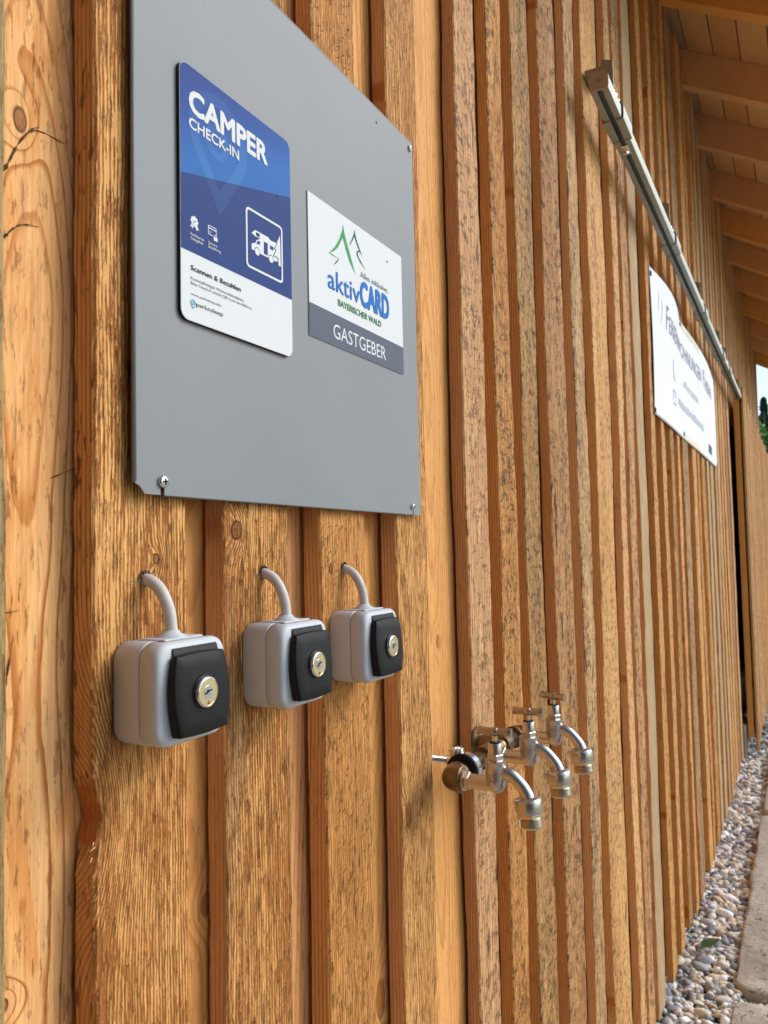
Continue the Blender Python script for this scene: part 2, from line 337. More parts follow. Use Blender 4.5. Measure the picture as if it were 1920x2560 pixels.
def tube_bm(pts, radii, seg=14, bm=None, caps=True):
    bm = bm or bmesh.new(); pts = [Vector(p) for p in pts]; n = len(pts)
    if not hasattr(radii, '__len__'): radii = [radii]*n
    rings = []; up = None
    for i, p in enumerate(pts):
        d = (pts[min(i+1, n-1)]-pts[max(i-1, 0)]).normalized()
        if up is None: up = d.orthogonal().normalized()
        up = (up - d*up.dot(d)).normalized(); side = d.cross(up)
        rings.append([bm.verts.new(p + (up*math.cos(2*PI*k/seg)+side*math.sin(2*PI*k/seg))*radii[i]) for k in range(seg)])
    for a, b in zip(rings, rings[1:]):
        for k in range(seg): bm.faces.new((a[k], a[(k+1) % seg], b[(k+1) % seg], b[k]))
    if caps: bm.faces.new(rings[0]); bm.faces.new(rings[-1])
    return bm

def bez(pts, n=10):
    """Catmull-Rom through points"""
    P = [Vector(p) for p in pts]; P = [P[0]*2-P[1]] + P + [P[-1]*2-P[-2]]; out = []
    for i in range(1, len(P)-2):
        for k in range(n):
            t = k/n
            out.append(0.5*((2*P[i]) + (P[i+1]-P[i-1])*t + (2*P[i-1]-5*P[i]+4*P[i+1]-P[i+2])*t*t + (3*P[i]-P[i-1]-3*P[i+1]+P[i+2])*t**3))
    out.append(P[-2]); return out

def rrect(x0, x1, z0, z1, r, n=6):
    out = []
    for cx, cz, a0 in ((x1-r, z1-r, 0), (x0+r, z1-r, 90), (x0+r, z0+r, 180), (x1-r, z0+r, 270)):
        for k in range(n+1):
            an = math.radians(a0+90*k/n); out.append((cx+r*math.cos(an), cz+r*math.sin(an)))
    return out

def loft_xz(rings, bm=None, cap0=True, cap1=True):
    """rings: list of (outline [(x,z)], y)"""
    bm = bm or bmesh.new(); R = [[bm.verts.new((x, y, z)) for x, z in o] for o, y in rings]
    n = len(R[0])
    for a, b in zip(R, R[1:]):
        for k in range(n): bm.faces.new((a[k], a[(k+1) % n], b[(k+1) % n], b[k]))
    if cap0: bm.faces.new(R[0])
    if cap1: bm.faces.new(R[-1])
    return bm

def flat(name, poly, y, mat, parent, bm=None):
    """thin print shape on an xz plane facing -y"""
    b = bmesh.new()
    polys = poly if isinstance(poly[0][0], (tuple, list)) else [poly]
    for p in polys: b.faces.new([b.verts.new((x, y, z)) for x, z in p])
    bmesh.ops.recalc_face_normals(b, faces=b.faces[:])
    for f in b.faces:
        if f.normal.y > 0: f.normal_flip()
    me = bpy.data.meshes.new(name); b.to_mesh(me); b.free(); me.materials.append(mat)
    o = bpy.data.objects.new(name, me); COL.objects.link(o); o.parent = parent; return o

def ring_poly(cx, cz, ro, ri, n=40, sx=1.0):
    q = []
    for k in range(n):
        a, b = 2*PI*k/n, 2*PI*(k+1)/n
        q.append([(cx+sx*ro*math.cos(a), cz+ro*math.sin(a)), (cx+sx*ro*math.cos(b), cz+ro*math.sin(b)), (cx+sx*ri*math.cos(b), cz+ri*math.sin(b)), (cx+sx*ri*math.cos(a), cz+ri*math.sin(a))])
    return q

_cap = {}
def text_flat(txt, u0, u1, zb, zt, y, mat, parent, bold=0.0, name='lettering', shear=0.0):
    """a line of lettering fitted between u0..u1 with its capitals between zb..zt, facing -y"""
    def conv(s):
        cu = bpy.data.curves.new('txt', 'FONT'); cu.body = s; cu.size = 1.0; cu.offset = 0.0; cu.resolution_u = 3; cu.shear = shear
        ob = bpy.data.objects.new('txt', cu); COL.objects.link(ob)
        dg = bpy.context.evaluated_depsgraph_get(); dg.update()
        me = bpy.data.meshes.new_from_object(ob.evaluated_get(dg)); bpy.data.objects.remove(ob); bpy.data.curves.remove(cu); return me
    if bold not in _cap:
        mh = conv('H'); _cap[bold] = max(v.co.y for v in mh.vertices); bpy.data.meshes.remove(mh)
    me = conv(txt); xs = [v.co.x for v in me.vertices]; x0, x1 = min(xs), max(xs)
    sx = (u1-u0)/(x1-x0); sz = (zt-zb)/_cap[bold]
    for v in me.vertices: v.co = Vector((u0+(v.co.x-x0)*sx, y, zb+v.co.y*sz))
    if bold > 0.0:
        d = bold*0.8*sz; bm = bmesh.new()
        for k, (ax, az) in enumerate(((0, 0), (1, 0), (-1, 0), (0, 1), (0, -1), (0.7, 0.7), (-0.7, 0.7), (0.7, -0.7), (-0.7, -0.7))):
            n0 = len(bm.verts); bm.from_mesh(me); bm.verts.ensure_lookup_table()
            for v in bm.verts[n0:]: v.co += Vector((ax*d, -0.00003*k, az*d))
        bm.to_mesh(me); bm.free()
    me.materials.clear(); me.materials.append(mat); me.name = name
    o = bpy.data.objects.new(name, me); COL.objects.link(o); o.parent = parent; return o

# ------------------------------------------------------------------ the timber wall
def zbot(X): return float(np.interp(X, [2.5, 3.0, 3.6, 4.3], [0.285, 0.262, 0.228, 0.203]))
def noise1(zs, seed, parts):
    r = np.random.default_rng(seed); out = np.zeros_like(zs)
    for lam, amp in parts:
        out += amp*np.sin(2*PI*zs/lam*(0.8+0.4*r.random())+r.random()*6.28)
    return out

def board_mesh(name, x0, x1, y0, y1, z0, z1, mats, parent, seed, dz=0.05, nx=4, wob=0.0012, fine=0.0, bevel=0.0018, bow=0.0, carve=None):
    """a sawn board: y0 front (towards -y) ... y1 back; edges wander a little. slot 0 front, slot 1 edges"""
    xc = (x0+x1)/2; n = max(2, int((z1-z0)/dz)+1); zs = np.linspace(z0, z1, n); r = np.random.default_rng(seed)
    el = noise1(zs, seed, [(1.9, wob*1.5), (0.55, wob*0.7), (0.16, wob*0.35)]) + r.normal(0, fine, n)
    er = noise1(zs, seed+99, [(1.7, wob*1.5), (0.5, wob*0.7), (0.15, wob*0.35)]) + r.normal(0, fine, n)
    fy = noise1(zs, seed+7, [(2.3, bow)])
    nf = nx+1
    prof_u = [0.0] + [k/nx for k in range(nf)] + [1.0]
    V = []; F = []; MI = []
    m = nf+4
    for i, z in enumerate(zs):
        l = x0-xc+el[i]; rr = x1-xc+er[i]; f = fy[i]
        ring = [(l, y1)] + [(l, y0+bevel+f)]
        for k in range(nf):
            u = k/nx; xx = l+bevel+(rr-l-2*bevel)*u; ring.append((xx, y0+f+(r.normal(0, fine*0.6) if fine else 0)))
        ring += [(rr, y0+bevel+f), (rr, y1)]
        for (xx, yy) in ring:
            if carve: xx, yy = carve(xx, yy, z)
            V.append((xx, yy, z))
    for i in range(n-1):
        for k in range(m):
            a = i*m+k; b = i*m+(k+1) % m; F.append((a, b, b+m, a+m))
            MI.append(0 if 1 <= k <= m-3 else 1)
    F.append(tuple(range(m))); MI.append(1); F.append(tuple(range((n-1)*m, n*m))[::-1]); MI.append(1)
    o = mesh_obj(name, V, F, None, parent, False, MI, mats); o.location = (xc, 0, 0); return o

barn = thing('barn', 'timber barn with honey coloured board and batten wall under a raftered eave', 'barn', (3.0, 0, 0.2))
barn_inv = Matrix.Translation((-3.0, 0, -0.2))
def to_barn(o): o.parent = barn; o.matrix_parent_inverse = barn_inv; return o

def carve_hero(xx, yy, z):
    # the ripped knot on the near edge of the first wide batten
    d = abs(z-1.503)/0.034
    if xx < -0.030 and d < 1.0:
        k = math.sqrt(1-d*d)*max(0.0, min(1.0, (-0.030-xx)/0.015))
        xx += 0.009*k*(0.70+0.22*math.sin(z*700)+0.25*math.sin(z*1630+1)); yy += 0.004*k
    return xx, yy

batt = [(-1.27, -1.18), (-1.10, -0.99), (-0.90, -0.81), (-0.70, -0.60), (-0.50, -0.41), (-0.31, -0.21), (-0.11, -0.01), (0.190, 0.3045),
        (0.3724, 0.4620), (0.5080, 0.6006), (0.6553, 0.7466), (0.8200, 0.9065), (1.0450, 1.1305), (1.1838, 1.2650), (1.3150, 1.4140),
        (1.4850, 1.6170), (1.6940, 1.7870), (1.8710, 2.0410), (2.1460, 2.2210), (2.2660, 2.3600), (2.4160, 2.5450), (2.6790, 2.7670),
        (2.8900, 2.9700), (3.0960, 3.1900), (3.2930, 3.3640), (3.4500, 3.6080), (3.7800, 3.9050), (3.9530, 4.0370), (4.1590, 4.2880),
        (4.3700, 4.4700), (4.5720, 4.7050), (4.8210, 4.9180), (4.9930, 5.1240), (5.2000, 5.2900), (5.3760, 5.5260), (5.5890, 5.7180), (5.8500, 5.9850)]
OPEN0, OPEN1, OPENZ = 5.99, 10.2, 2.62
WALL_END = 10.85
xg = 6.10
while xg < WALL_END-0.2:
    w = 0.08+0.05*random.random(); batt.append((xg, xg+w)); xg += w+0.07+0.05*random.random()
batt.append((WALL_END-0.11, WALL_END))
hero = {8: W_A, 9: W_B, 10: W_C, 11: W_D}
pick = {7: W_GR, 12: W_G2, 13: W_G, 14: W_G, 15: W_G, 16: W_G, 17: W_G2, 18: W_G2, 19: W_G, 20: W_GR, 21: W_G2, 22: W_G2, 23: W_G, 24: W_G2, 25: W_G, 26: W_G2}
TOPZ = 4.10
for i, (a, b) in enumerate(batt):
    mat = hero.get(i) or pick.get(i) or random.choice((W_G, W_G2, W_G, W_G2, W_G, W_GR))
    z0 = zbot(a)+random.uniform(-0.01, 0.012)
    if a > 6.05 and a < OPEN1: z0 = OPENZ
    near = -0.2 < a < 1.5
    o = board_mesh('batten', a, b, 0.0, 0.0200, z0, TOPZ+random.uniform(0, 0.05), [mat, W_SIDE_A if i == 8 else W_SIDE], None, 100+i, dz=0.012 if near else 0.05,
                   nx=8 if near else 3, wob=0.0010 if a < 1 else 0.0028, fine=0.00030 if near else 0.0009, bow=0.0012, carve=carve_hero if i == 8 else None)
    to_barn(o)
# boards behind the battens
for i in range(len(batt)-1):
    l, r = batt[i][1]-0.022, batt[i+1][0]+0.022
    if r-l < 0.05: l -= 0.02; r += 0.02
    z0 = zbot(l)+random.uniform(-0.005, 0.012)
    if l > 5.9 and l < OPEN1: z0 = OPENZ
    mats = [{7: W_LEFT, 8: W_BASE8, 10: W_BASE10, 11: W_BASE11}.get(i, W_BASE), W_SIDE]
    near = 5 < i < 14
    o = board_mesh('board', l, r, 0.0250, 0.0470, z0, TOPZ+0.03, mats, None, 500+i, dz=0.02 if near else 0.08, nx=6 if near else 2, wob=0.0006, fine=0.0002, bow=0.0008)
    to_barn(o)
# unseen lining added to block light behind the wall; dark inside behind the sliding door
bm = box_bm((-1.4, 0.048, 0.15), (OPEN0-0.02, 0.060, 4.08)); box_bm((OPEN0-0.02, 0.048, OPENZ+0.02), (WALL_END-0.01, 0.060, 4.08), bm=bm)
box_bm((OPEN1+0.02, 0.048, 0.15), (WALL_END-0.01, 0.060, OPENZ), bm=bm)
box_bm((-1.4, 2.4, 0.1), (WALL_END, 2.45, 5.3), bm=bm); box_bm((-1.45, 0.05, 0.1), (-1.405, 2.44, 5.2), bm=bm); box_bm((WALL_END-0.012, 0.062, 0.1), (WALL_END-0.004, 2.44, 5.2), bm=bm)
to_barn(bm_obj('light_block_lining', bm, M_LINING))

M_SHADEWALL = plain('dark_light_blocker', S(74, 58, 46), 0.8, noise=0.2, nscale=8)
# unseen dark wall, added to block light from the left
for k in range(36):
    yb_ = -0.10-0.155*k
    o = board_mesh('light_blocker_board', -0.075, 0.075, -0.011, 0.011, 0.18, 4.4, [M_SHADEWALL, M_SHADEWALL], None, 2000+k, dz=0.4, nx=2)
    o.rotation_euler = (0, 0, PI/2); o.location = (-1.75+0.012*(k % 2), yb_, 0); to_barn(o)

# ------------------------------------------------------------------ eave: rafters, roof boards
SL = 0.575
ZW = 4.00           # underside of the rafters at the wall face
raft_x = [4.03-0.70*k for k in range(8, 0, -1)] + [4.03, 4.69, 5.45, 6.10, 6.79, 7.54, 8.40, 9.20, 9.98, 10.84]
YO, YI = -0.72, 2.40
def sloped(name, x0, x1, yo, yi, d0, d1, mats, wobble=0.0):
    """piece lying in the roof slope between y=yo and y=yi, from d0 to d1 above the rafter underside (vertical)"""
    zf = lambda y: ZW + SL*y
    V = []; n = 10
    xc = (x0+x1)/2
    P = [(x0, d0), (x1, d0), (x1, d1), (x0, d1)]
    ys = np.linspace(yo, yi, n); F = []
    for y in ys:
        for (x, d) in P: V.append((x-xc+random.uniform(-wobble, wobble), y, zf(y)+d))
    for i in range(n-1):
        for k in range(4):
            a = i*4+k; b = i*4+(k+1) % 4; F.append((a, b, b+4, a+4))
    F.append((0, 1, 2, 3)); F.append((n*4-1, n*4-2, n*4-3, n*4-4))
    o = mesh_obj(name, V, F, mats, None); o.location = (xc, 0, 0); return o
for x in raft_x: to_barn(sloped('rafter', x, x+0.062, YO, YI, 0.0, 0.185, W_RAFT, 0.0006))
y = YO-0.05; k = 0
while y < YI:
    w = 0.118+0.012*random.random(); y2 = min(y+w, YI+0.1)
    zf = lambda yy: ZW + SL*yy
    V = []; F = []
    for (yy, dd) in ((y, 0.187), (y2-0.005, 0.187), (y2-0.005, 0.209), (y, 0.209)):
        for x in (-6.3, 6.3): V.append((x, yy-(y+y2)/2, zf(yy)+dd))
    F = [(0, 1, 3, 2), (2, 3, 5, 4), (4, 5, 7, 6), (6, 7, 1, 0), (0, 2, 4, 6), (1, 7, 5, 3)]
    o = mesh_obj('roof_board', V, F, W_ROOF); o.location = (4.8, (y+y2)/2, 0); to_barn(o)
    y = y2
bm = bmesh.new()
V = [bm.verts.new((x, yy, ZW+SL*yy+d)) for d in (0.212, 0.26) for (x, yy) in ((-1.6, YO-0.08), (11.2, YO-0.08), (11.2, YI+0.15), (-1.6, YI+0.15))]
for f in ((0, 1, 2, 3), (4, 5, 6, 7), (0, 1, 5, 4), (1, 2, 6, 5), (2, 3, 7, 6), (3, 0, 4, 7)): bm.faces.new([V[i] for i in f])
to_barn(bm_obj('roof_covering', bm, plain('dark_roof_sheet', S(70, 60, 54), 0.7)))  # unseen sheet over the boards, added to block light through their gaps

# ------------------------------------------------------------------ sliding door at the far end
door = thing('sliding_door', 'sliding timber door hanging proud of the wall at the far end', 'door', (6.05, -0.06, 0.29))
dinv = Matrix.Translation((-6.05, 0.06, -0.29))
def to_door(o): o.parent = door; o.matrix_parent_inverse = dinv; return o
to_door(board_mesh('stile', 6.05, 6.11, -0.068, -0.030, 0.33, 2.80, [W_SIDE, W_RAFT], None, 900, dz=0.2, nx=2))
xg = 6.06
k = 0
while xg < 11.2:
    w = 0.085+0.05*random.random()
    to_door(board_mesh('batten', xg, xg+w, -0.094, -0.080, 0.26+random.uniform(-0.03, 0.02), 2.80+random.uniform(-0.02, 0.03), [random.choice((W_G, W_G2, W_G2)), W_SIDE], None, 940+k, dz=0.1, nx=3, wob=0.002))
    to_door(board_mesh('board', xg-0.01+w*0.7, xg+w+0.12, -0.0795, -0.069, 0.30, 2.79, [W_BASE, W_SIDE], None, 1300+k, dz=0.3, nx=2, wob=0.001))
    xg += w+0.06+0.05*random.random(); k += 1
bm = box_bm((6.12, -0.066, 0.34), (11.2, -0.032, 0.44)); box_bm((6.12, -0.066, 2.66), (11.2, -0.032, 2.72), bm=bm)
to_door(bm_obj('ledge', bm, W_RAFT))

# ------------------------------------------------------------------ door rail
rail = thing('door_rail', 'galvanised sliding door track bolted high along the timber wall', 'door track', (1.76, -0.063, 2.755))
rinv = Matrix.Translation((-1.76, 0.063, -2.755))
def to_rail(o): o.parent = rail; o.matrix_parent_inverse = rinv; return o
RY, RZ = -0.063, 2.756
oc = [(-0.006, -0.021), (-0.0205, -0.021), (-0.0215, -0.012), (-0.0215, 0.008), (-0.017, 0.018), (-0.008, 0.0215), (0.008, 0.0215), (0.017, 0.018), (0.0215, 0.008), (0.0215, -0.012), (0.0205, -0.021), (0.006, -0.021)]
def inset(p, k): return (p[0]*k, p[1]*k if p[1] > 0 else p[1]+(1-k)*0.021)
ic = [(-0.006, -0.0192), (-0.0188, -0.0192), (-0.0197, -0.0115), (-0.0197, 0.0075), (-0.0157, 0.0165), (-0.0075, 0.0197), (0.0075, 0.0197), (0.0157, 0.0165), (0.0197, 0.0075), (0.0197, -0.0115), (0.0188, -0.0192), (0.006, -0.0192)]
prof = oc + ic[::-1]
V = []; F = []; xs = np.linspace(1.76, 10.9, 60); n = len(prof)
for x in xs:
    for (a, b) in prof: V.append((x, RY+a, RZ+b))
for i in range(len(xs)-1):
    for k in range(n): F.append((i*n+k, i*n+(k+1) % n, (i+1)*n+(k+1) % n, (i+1)*n+k))
o = mesh_obj('track', V, F, M_GALV, None, True); o.data.set_sharp_from_angle(angle=math.radians(40)); to_rail(o)
bm = bmesh.new()
for x in (1.752, 1.759):
    pass
pr = [(a*1.03, b*1.03) for a, b in oc]
A = [bm.verts.new((1.752, RY+a, RZ+b)) for a, b in pr]; B = [bm.verts.new((1.7595, RY+a, RZ+b)) for a, b in pr]
for k in range(len(pr)): bm.faces.new((A[k], A[(k+1) % len(pr)], B[(k+1) % len(pr)], B[k]))
bm.faces.new(A); bm.faces.new(B)
cap = to_rail(bm_obj('end_cap', bm, M_CAPM))
b2 = lathe_bm([(0.0045, 1.7505), (0.0045, 1.7525)], 'X', 12, at=(0, RY, RZ)); to_rail(bm_obj('rivet', b2, M_GALVD))
sl_out = [(a*1.24, b*1.22 if b > -0.02 else b*1.03) for a, b in oc]; sl_in = [(a*1.13, b*1.12) for a, b in oc]
for X in (1.90, 2.80, 3.72, 4.62, 5.05, 6.05, 7.2, 8.4, 9.6):
    br = bpy.data.objects.new('bracket', None); COL.objects.link(br); br.location = (X, RY, RZ); to_rail(br)
    bm = bmesh.new(); L = 0.11
    rr = [[bm.verts.new((x, a, b)) for a, b in sl] for x, sl in ((0, sl_in), (0, sl_out), (L, sl_out), (L, sl_in))]
    for p, q in zip(rr, rr[1:]):
        for k in range(len(p)-1): bm.faces.new((p[k], p[k+1], q[k+1], q[k]))
    o = bm_obj('sleeve', bm, M_GALV, br)
    bm = box_bm((-0.026, -0.010, 0.030), (-0.020, 0.018, 0.114))
    for v in bm.verts:
        if v.co.z > 0.1 and v.co.y > 0: v.co.z += 0.011
    box_bm((-0.020, 0.014, 0.098), (0.050, 0.0605, 0.112), bm=bm); box_bm((-0.026, -0.012, 0.0245), (0.040, 0.012, 0.030), bm=bm)
    bm_obj('wall_plate', bm, M_GALVD, br)
    bm = lathe_bm([(0.010, 0.030), (0.010, 0.040), (0.0045, 0.041), (0.0045, 0.052)], 'Z', sides=6, at=(-0.005, -0.004, 0)); lathe_bm([(0.010, 0.030), (0.010, 0.040), (0.0045, 0.041), (0.0045, 0.050)], 'Z', sides=6, at=(0.025, -0.004, 0), bm=bm)
    bm_obj('bolt', bm, M_CHROME, br)
bm = box_bm((2.04, RY-0.010, RZ-0.024), (2.085, RY+0.010, RZ-0.017), 0.002); lathe_bm([(0.007, RZ-0.024), (0.007, RZ-0.034)], 'Z', sides=6, at=(2.06, RY, 0), bm=bm)
to_rail(bm_obj('stop', bm, M_CHROME))

# ------------------------------------------------------------------ grey sign panel
PX0, PX1, PZ0, PZ1, PY = 0.4005, 0.8719, 1.7270, 2.2070, -0.0085
panel = thing('sign_panel', 'large grey metal panel screwed to the timber battens, carrying two signs', 'panel', (PX0, 0, PZ0))
pinv = Matrix.Translation((-PX0, 0, -PZ0))
def to_p(o): o.parent = panel; o.matrix_parent_inverse = pinv; return o
ol = [(PX0+0.0095, PZ0), (PX0+0.0250, PZ0), (PX0+0.0250, PZ0+0.0085), (PX0+0.0290, PZ0+0.0085), (PX0+0.0290, PZ0), (PX1-0.0215, PZ0), (PX1-0.0215, PZ0+0.008), (PX1-0.0195, PZ0+0.008), (PX1-0.0195, PZ0),
      (PX1, PZ0), (PX1, PZ1), (PX0, PZ1), (PX0, PZ0+0.0075), (PX0+0.0045, PZ0+0.0055)]
bm = loft_xz([(ol, PY+0.0016), (ol, PY+0.0003), ([(x, z) for x, z in ol], PY)])
to_p(bm_obj('sheet', bm, M_PANEL))
bm = tube_bm([(PX0+0.0006, PY+0.0016, PZ0+0.0085), (PX0+0.0006, PY+0.0016, PZ1)], 0.0019, 12); tube_bm([(PX0+0.002, PY+0.0016, PZ1-0.0006), (PX1, PY+0.0016, PZ1-0.0006)], 0.0019, 12, bm=bm); tube_bm([(PX0+0.0295, PY+0.0014, PZ0+0.0004), (PX1-0.022, PY+0.0014, PZ0+0.0004)], 0.0014, 12, bm=bm)
to_p(bm_obj('folded_hem', bm, M_PANEL, smooth=True))
for (x, z, r) in ((0.4275, 1.7372, 0.0048), (0.8485, 1.7365, 0.0036), (0.8640, 2.1972, 0.0040), (0.4100, 2.1972, 0.0040)):
    bm = lathe_bm([(r*0.96, PY), (r, PY-0.0008), (r*0.98, PY-0.0022), (r*0.75, PY-0.0031), (r*0.05, PY-0.0033)], 'Y', 20, at=(x, 0, z))
    s = to_p(bm_obj('screw', bm, M_STEEL, None, auto=50))
    bb = bmesh.new(); an = random.uniform(0, 1.5)
    for q in (0, PI/2):
        c, sn = math.cos(an+q), math.sin(an+q); L, w = r*0.55, r*0.14
        bb.faces.new([bb.verts.new((x+c*u*L-sn*v*w, PY-0.0035, z+sn*u*L+c*v*w)) for u, v in ((-1, -1), (1, -1), (1, 1), (-1, 1))])
    d = bm_obj('drive_slot', bb, M_DARK); d.parent = s
for (x, z) in ((0.7770, 2.1885),):
    bb = lathe_bm([(0.0016, PY-0.0002), (0.0016, PY-0.0001)], 'Y', 12, at=(x, 0, z)); to_p(bm_obj('screw_hole', bb, M_DARK))

# ------------------------------------------------------------------ check-in sign
CY = -0.012
sg = thing('check_in_sign', 'blue and white camper check-in sign with rounded corners on the grey panel', 'sign', (0.4447, CY, 1.867))
sinv = Matrix.Translation((-0.4447, -CY, -1.867))
def to_s(o): o.parent = sg; o.matrix_parent_inverse = sinv; return o
SX0, SX1, SZ0, SZ1, SR = 0.4447, 0.5945, 1.8668, 2.0768, 0.0085
out = rrect(SX0, SX1, SZ0, SZ1, SR, 8)
to_s(bm_obj('backing_plate', loft_xz([(out, PY-0.0002), (out, CY+0.0007)]), M_BLK))
ins = lambda d: rrect(SX0+d, SX1-d, SZ0+d, SZ1-d, SR-d*0.5, 8)
to_s(bm_obj('face_plate', loft_xz([(ins(0.0002), CY+0.0006), (ins(0.0002), CY+0.0001), (ins(0.0005), CY)]), M_WHITE))
ZW1 = 1.9228
def clip_poly(poly, f):
    """keep the part of poly where f(p) >= 0"""
    o = []
    for p, q in zip(poly, poly[1:]+poly[:1]):
        a, b = f(p), f(q)
        if a >= 0: o.append(p)
        if a*b < 0: k = a/(a-b); o.append((p[0]+(q[0]-p[0])*k, p[1]+(q[1]-p[1])*k))
    return o
dl = lambda p: p[1]-(1.9838+(p[0]-0.4452)*0.2605)
face = ins(0.0005)
to_s(flat('lower_blue_print', clip_poly(clip_poly(face, lambda p: p[1]-ZW1), lambda p: -dl(p)), CY-0.00015, M_NAVY, None))
to_s(flat('upper_blue_print', clip_poly(face, dl), CY-0.00015, M_GRAD, None))
# faint map-pin outline
def pin_outline(cx, cz, r, zt, n=28):
    dz = cz-zt; be = math.asin(min(0.99, r/dz)); a0 = -be; a1 = PI+be
    return [(cx+r*math.cos(a0+(a1-a0)*k/n), cz+r*math.sin(a0+(a1-a0)*k/n)) for k in range(n+1)] + [(cx, zt)]
po = pin_outline(0.4915, 2.0310, 0.0370, 1.9660); pi = pin_outline(0.4915, 2.0310, 0.0265, 1.9860)
quads = [[po[k], po[(k+1) % len(po)], pi[(k+1) % len(po)], pi[k]] for k in range(len(po))]
po2 = pin_outline(0.4885, 2.0270, 0.0140, 2.0000); 
ring2 = ring_poly(0.4890, 2.0275, 0.0150, 0.0085, 28)
up = [c for c in (clip_poly(q, dl) for q in quads+ring2) if len(c) > 2]
lo = [c for c in (clip_poly(q, lambda p: -dl(p)) for q in quads) if len(c) > 2]
to_s(flat('pin_emblem', up, CY-0.00022, M_GRADP, None)); to_s(flat('pin_emblem', lo, CY-0.00022, M_NAVYL, None))
LY = CY-0.0003
for (txt, a, b, zb, zt, mt, bo) in (
  ('CAMPER', 0.4557, 0.5573, 2.0386, 2.0568, M_WHITE, 0.052), ('CHECK-IN', 0.4550, 0.5169, 2.0247, 2.0331, M_WHITE, 0.036),
  ('Verifizierter', 0.4552, 0.4715, 1.9363, 1.9386, M_WHITE, 0.012), ('Gastgeber', 0.4554, 0.4703, 1.9330, 1.9353, M_WHITE, 0.012),
  ('Sichere', 0.4766, 0.4872, 1.9365, 1.9389, M_WHITE, 0.012), ('Bezahlung', 0.4766, 0.4916, 1.9333, 1.9357, M_WHITE, 0.012),
  ('Scannen & Bezahlen', 0.4560, 0.5176, 1.9083, 1.9123, M_INK, 0.010),
  ('Kostenpflichtiger Wohnmobilstellplatz.', 0.4559, 0.5220, 1.9005, 1.9029, M_INKG, 0.0), ('Bitte Check-In mittels QR-Code durchf\u00fchren.', 0.4558, 0.5333, 1.8966, 1.8990, M_INKG, 0.0),
  ('www.parknsleep.info', 0.4557, 0.4919, 1.8880, 1.8901, M_INKG, 0.0), ('parknsleep', 0.4618, 0.4942, 1.8803, 1.8838, M_INK, 0.0)):
    to_s(text_flat(txt, a, b, zb, zt, LY, mt, None, bo))
fo, fi = rrect(0.5258, 0.5800, 1.9338, 1.9882, 0.0045, 6), rrect(0.5279, 0.5779, 1.9359, 1.9861, 0.0028, 6)
to_s(flat('pictogram_frame', [[fo[k], fo[(k+1) % len(fo)], fi[(k+1) % len(fo)], fi[k]] for k in range(len(fo))], LY, M_WHITE, None))
VAN = [(0.5335, 1.9663), (0.5386, 1.9707), (0.558, 1.9708), (0.561, 1.9691), (0.5711, 1.9697), (0.5657, 1.9625), (0.5691, 1.9629), (0.5646, 1.9555), (0.5719, 1.9556), (0.5719, 1.9527), (0.5649, 1.9513), (0.5588, 1.9515), (0.5447, 1.9514), (0.5383, 1.9514), (0.5334, 1.9516), (0.5335, 1.9567), (0.5386, 1.9588), (0.5408, 1.9623), (0.5452, 1.9645), (0.545, 1.9654), (0.539, 1.9649)]
WIN = [[(0.5399, 1.9692), (0.5451, 1.9693), (0.545, 1.966), (0.5398, 1.9659)], [(0.5402, 1.9589), (0.5424, 1.9622), (0.5454, 1.9624), (0.5453, 1.9591)], [(0.5512, 1.9645), (0.5568, 1.9646), (0.5568, 1.9533), (0.551, 1.9532)], [(0.5604, 1.9642), (0.5654, 1.9643), (0.5654, 1.9608), (0.5604, 1.9608)]]
TREE = [(0.576, 1.979), (0.5767, 1.9493), (0.5732, 1.9495), (0.5732, 1.9566), (0.5664, 1.9565), (0.5706, 1.9638), (0.5677, 1.9636), (0.5724, 1.9706), (0.5712, 1.9707)]
circ = lambda cx, cz, r, n=20: [(cx+r*math.cos(2*PI*k/n), cz+r*math.sin(2*PI*k/n)) for k in range(n)]
to_s(flat('camper_pictogram', [VAN, TREE], LY, M_WHITE, None))
to_s(flat('camper_pictogram', WIN+ring_poly(0.5414, 1.9517, 0.0040, 0.0033, 20)+ring_poly(0.5618, 1.9516, 0.0040, 0.0033, 20), LY-0.0001, M_NAVY, None))
to_s(flat('camper_pictogram', [circ(0.5414, 1.9517, 0.0033), circ(0.5618, 1.9516, 0.0033)], LY-0.0001, M_WHITE, None))
medal = [(0.4604+0.0042*(1+0.10*math.cos(8*a))*math.cos(a), 1.9489+0.0042*(1+0.10*math.cos(8*a))*math.sin(a)) for a in [2*PI*k/48 for k in range(48)]]
to_s(flat('medal_icon', [medal, [(0.4574, 1.9465), (0.4551, 1.943), (0.4574, 1.9439), (0.4576, 1.9417), (0.46, 1.9453)], [(0.4613, 1.9449), (0.4628, 1.942), (0.4641, 1.9434), (0.4657, 1.9427), (0.464, 1.9462)]], LY, M_WHITE, None))
to_s(flat('medal_icon', [[(0.4586, 1.9488), (0.4590, 1.9493), (0.4601, 1.9482), (0.4600, 1.9475)], [(0.4600, 1.9475), (0.4601, 1.9482), (0.4618, 1.9503), (0.4623, 1.9499)]], LY-0.0001, M_NAVY, None))
co, ci = rrect(0.4765, 0.4869, 1.9446, 1.9526, 0.0012, 4), rrect(0.4772, 0.4862, 1.9453, 1.9519, 0.0007, 4)
to_s(flat('card_icon', [[co[k], co[(k+1) % len(co)], ci[(k+1) % len(co)], ci[k]] for k in range(len(co))]+[rrect(0.4772, 0.4862, 1.9497, 1.9506, 0.0003, 2), rrect(0.4780, 0.4803, 1.9468, 1.9475, 0.0003, 2)], LY, M_WHITE, None))
to_s(flat('card_icon', rrect(0.4828, 0.4884, 1.9411, 1.9460, 0.0006, 3), LY-0.00005, M_NAVY, None))
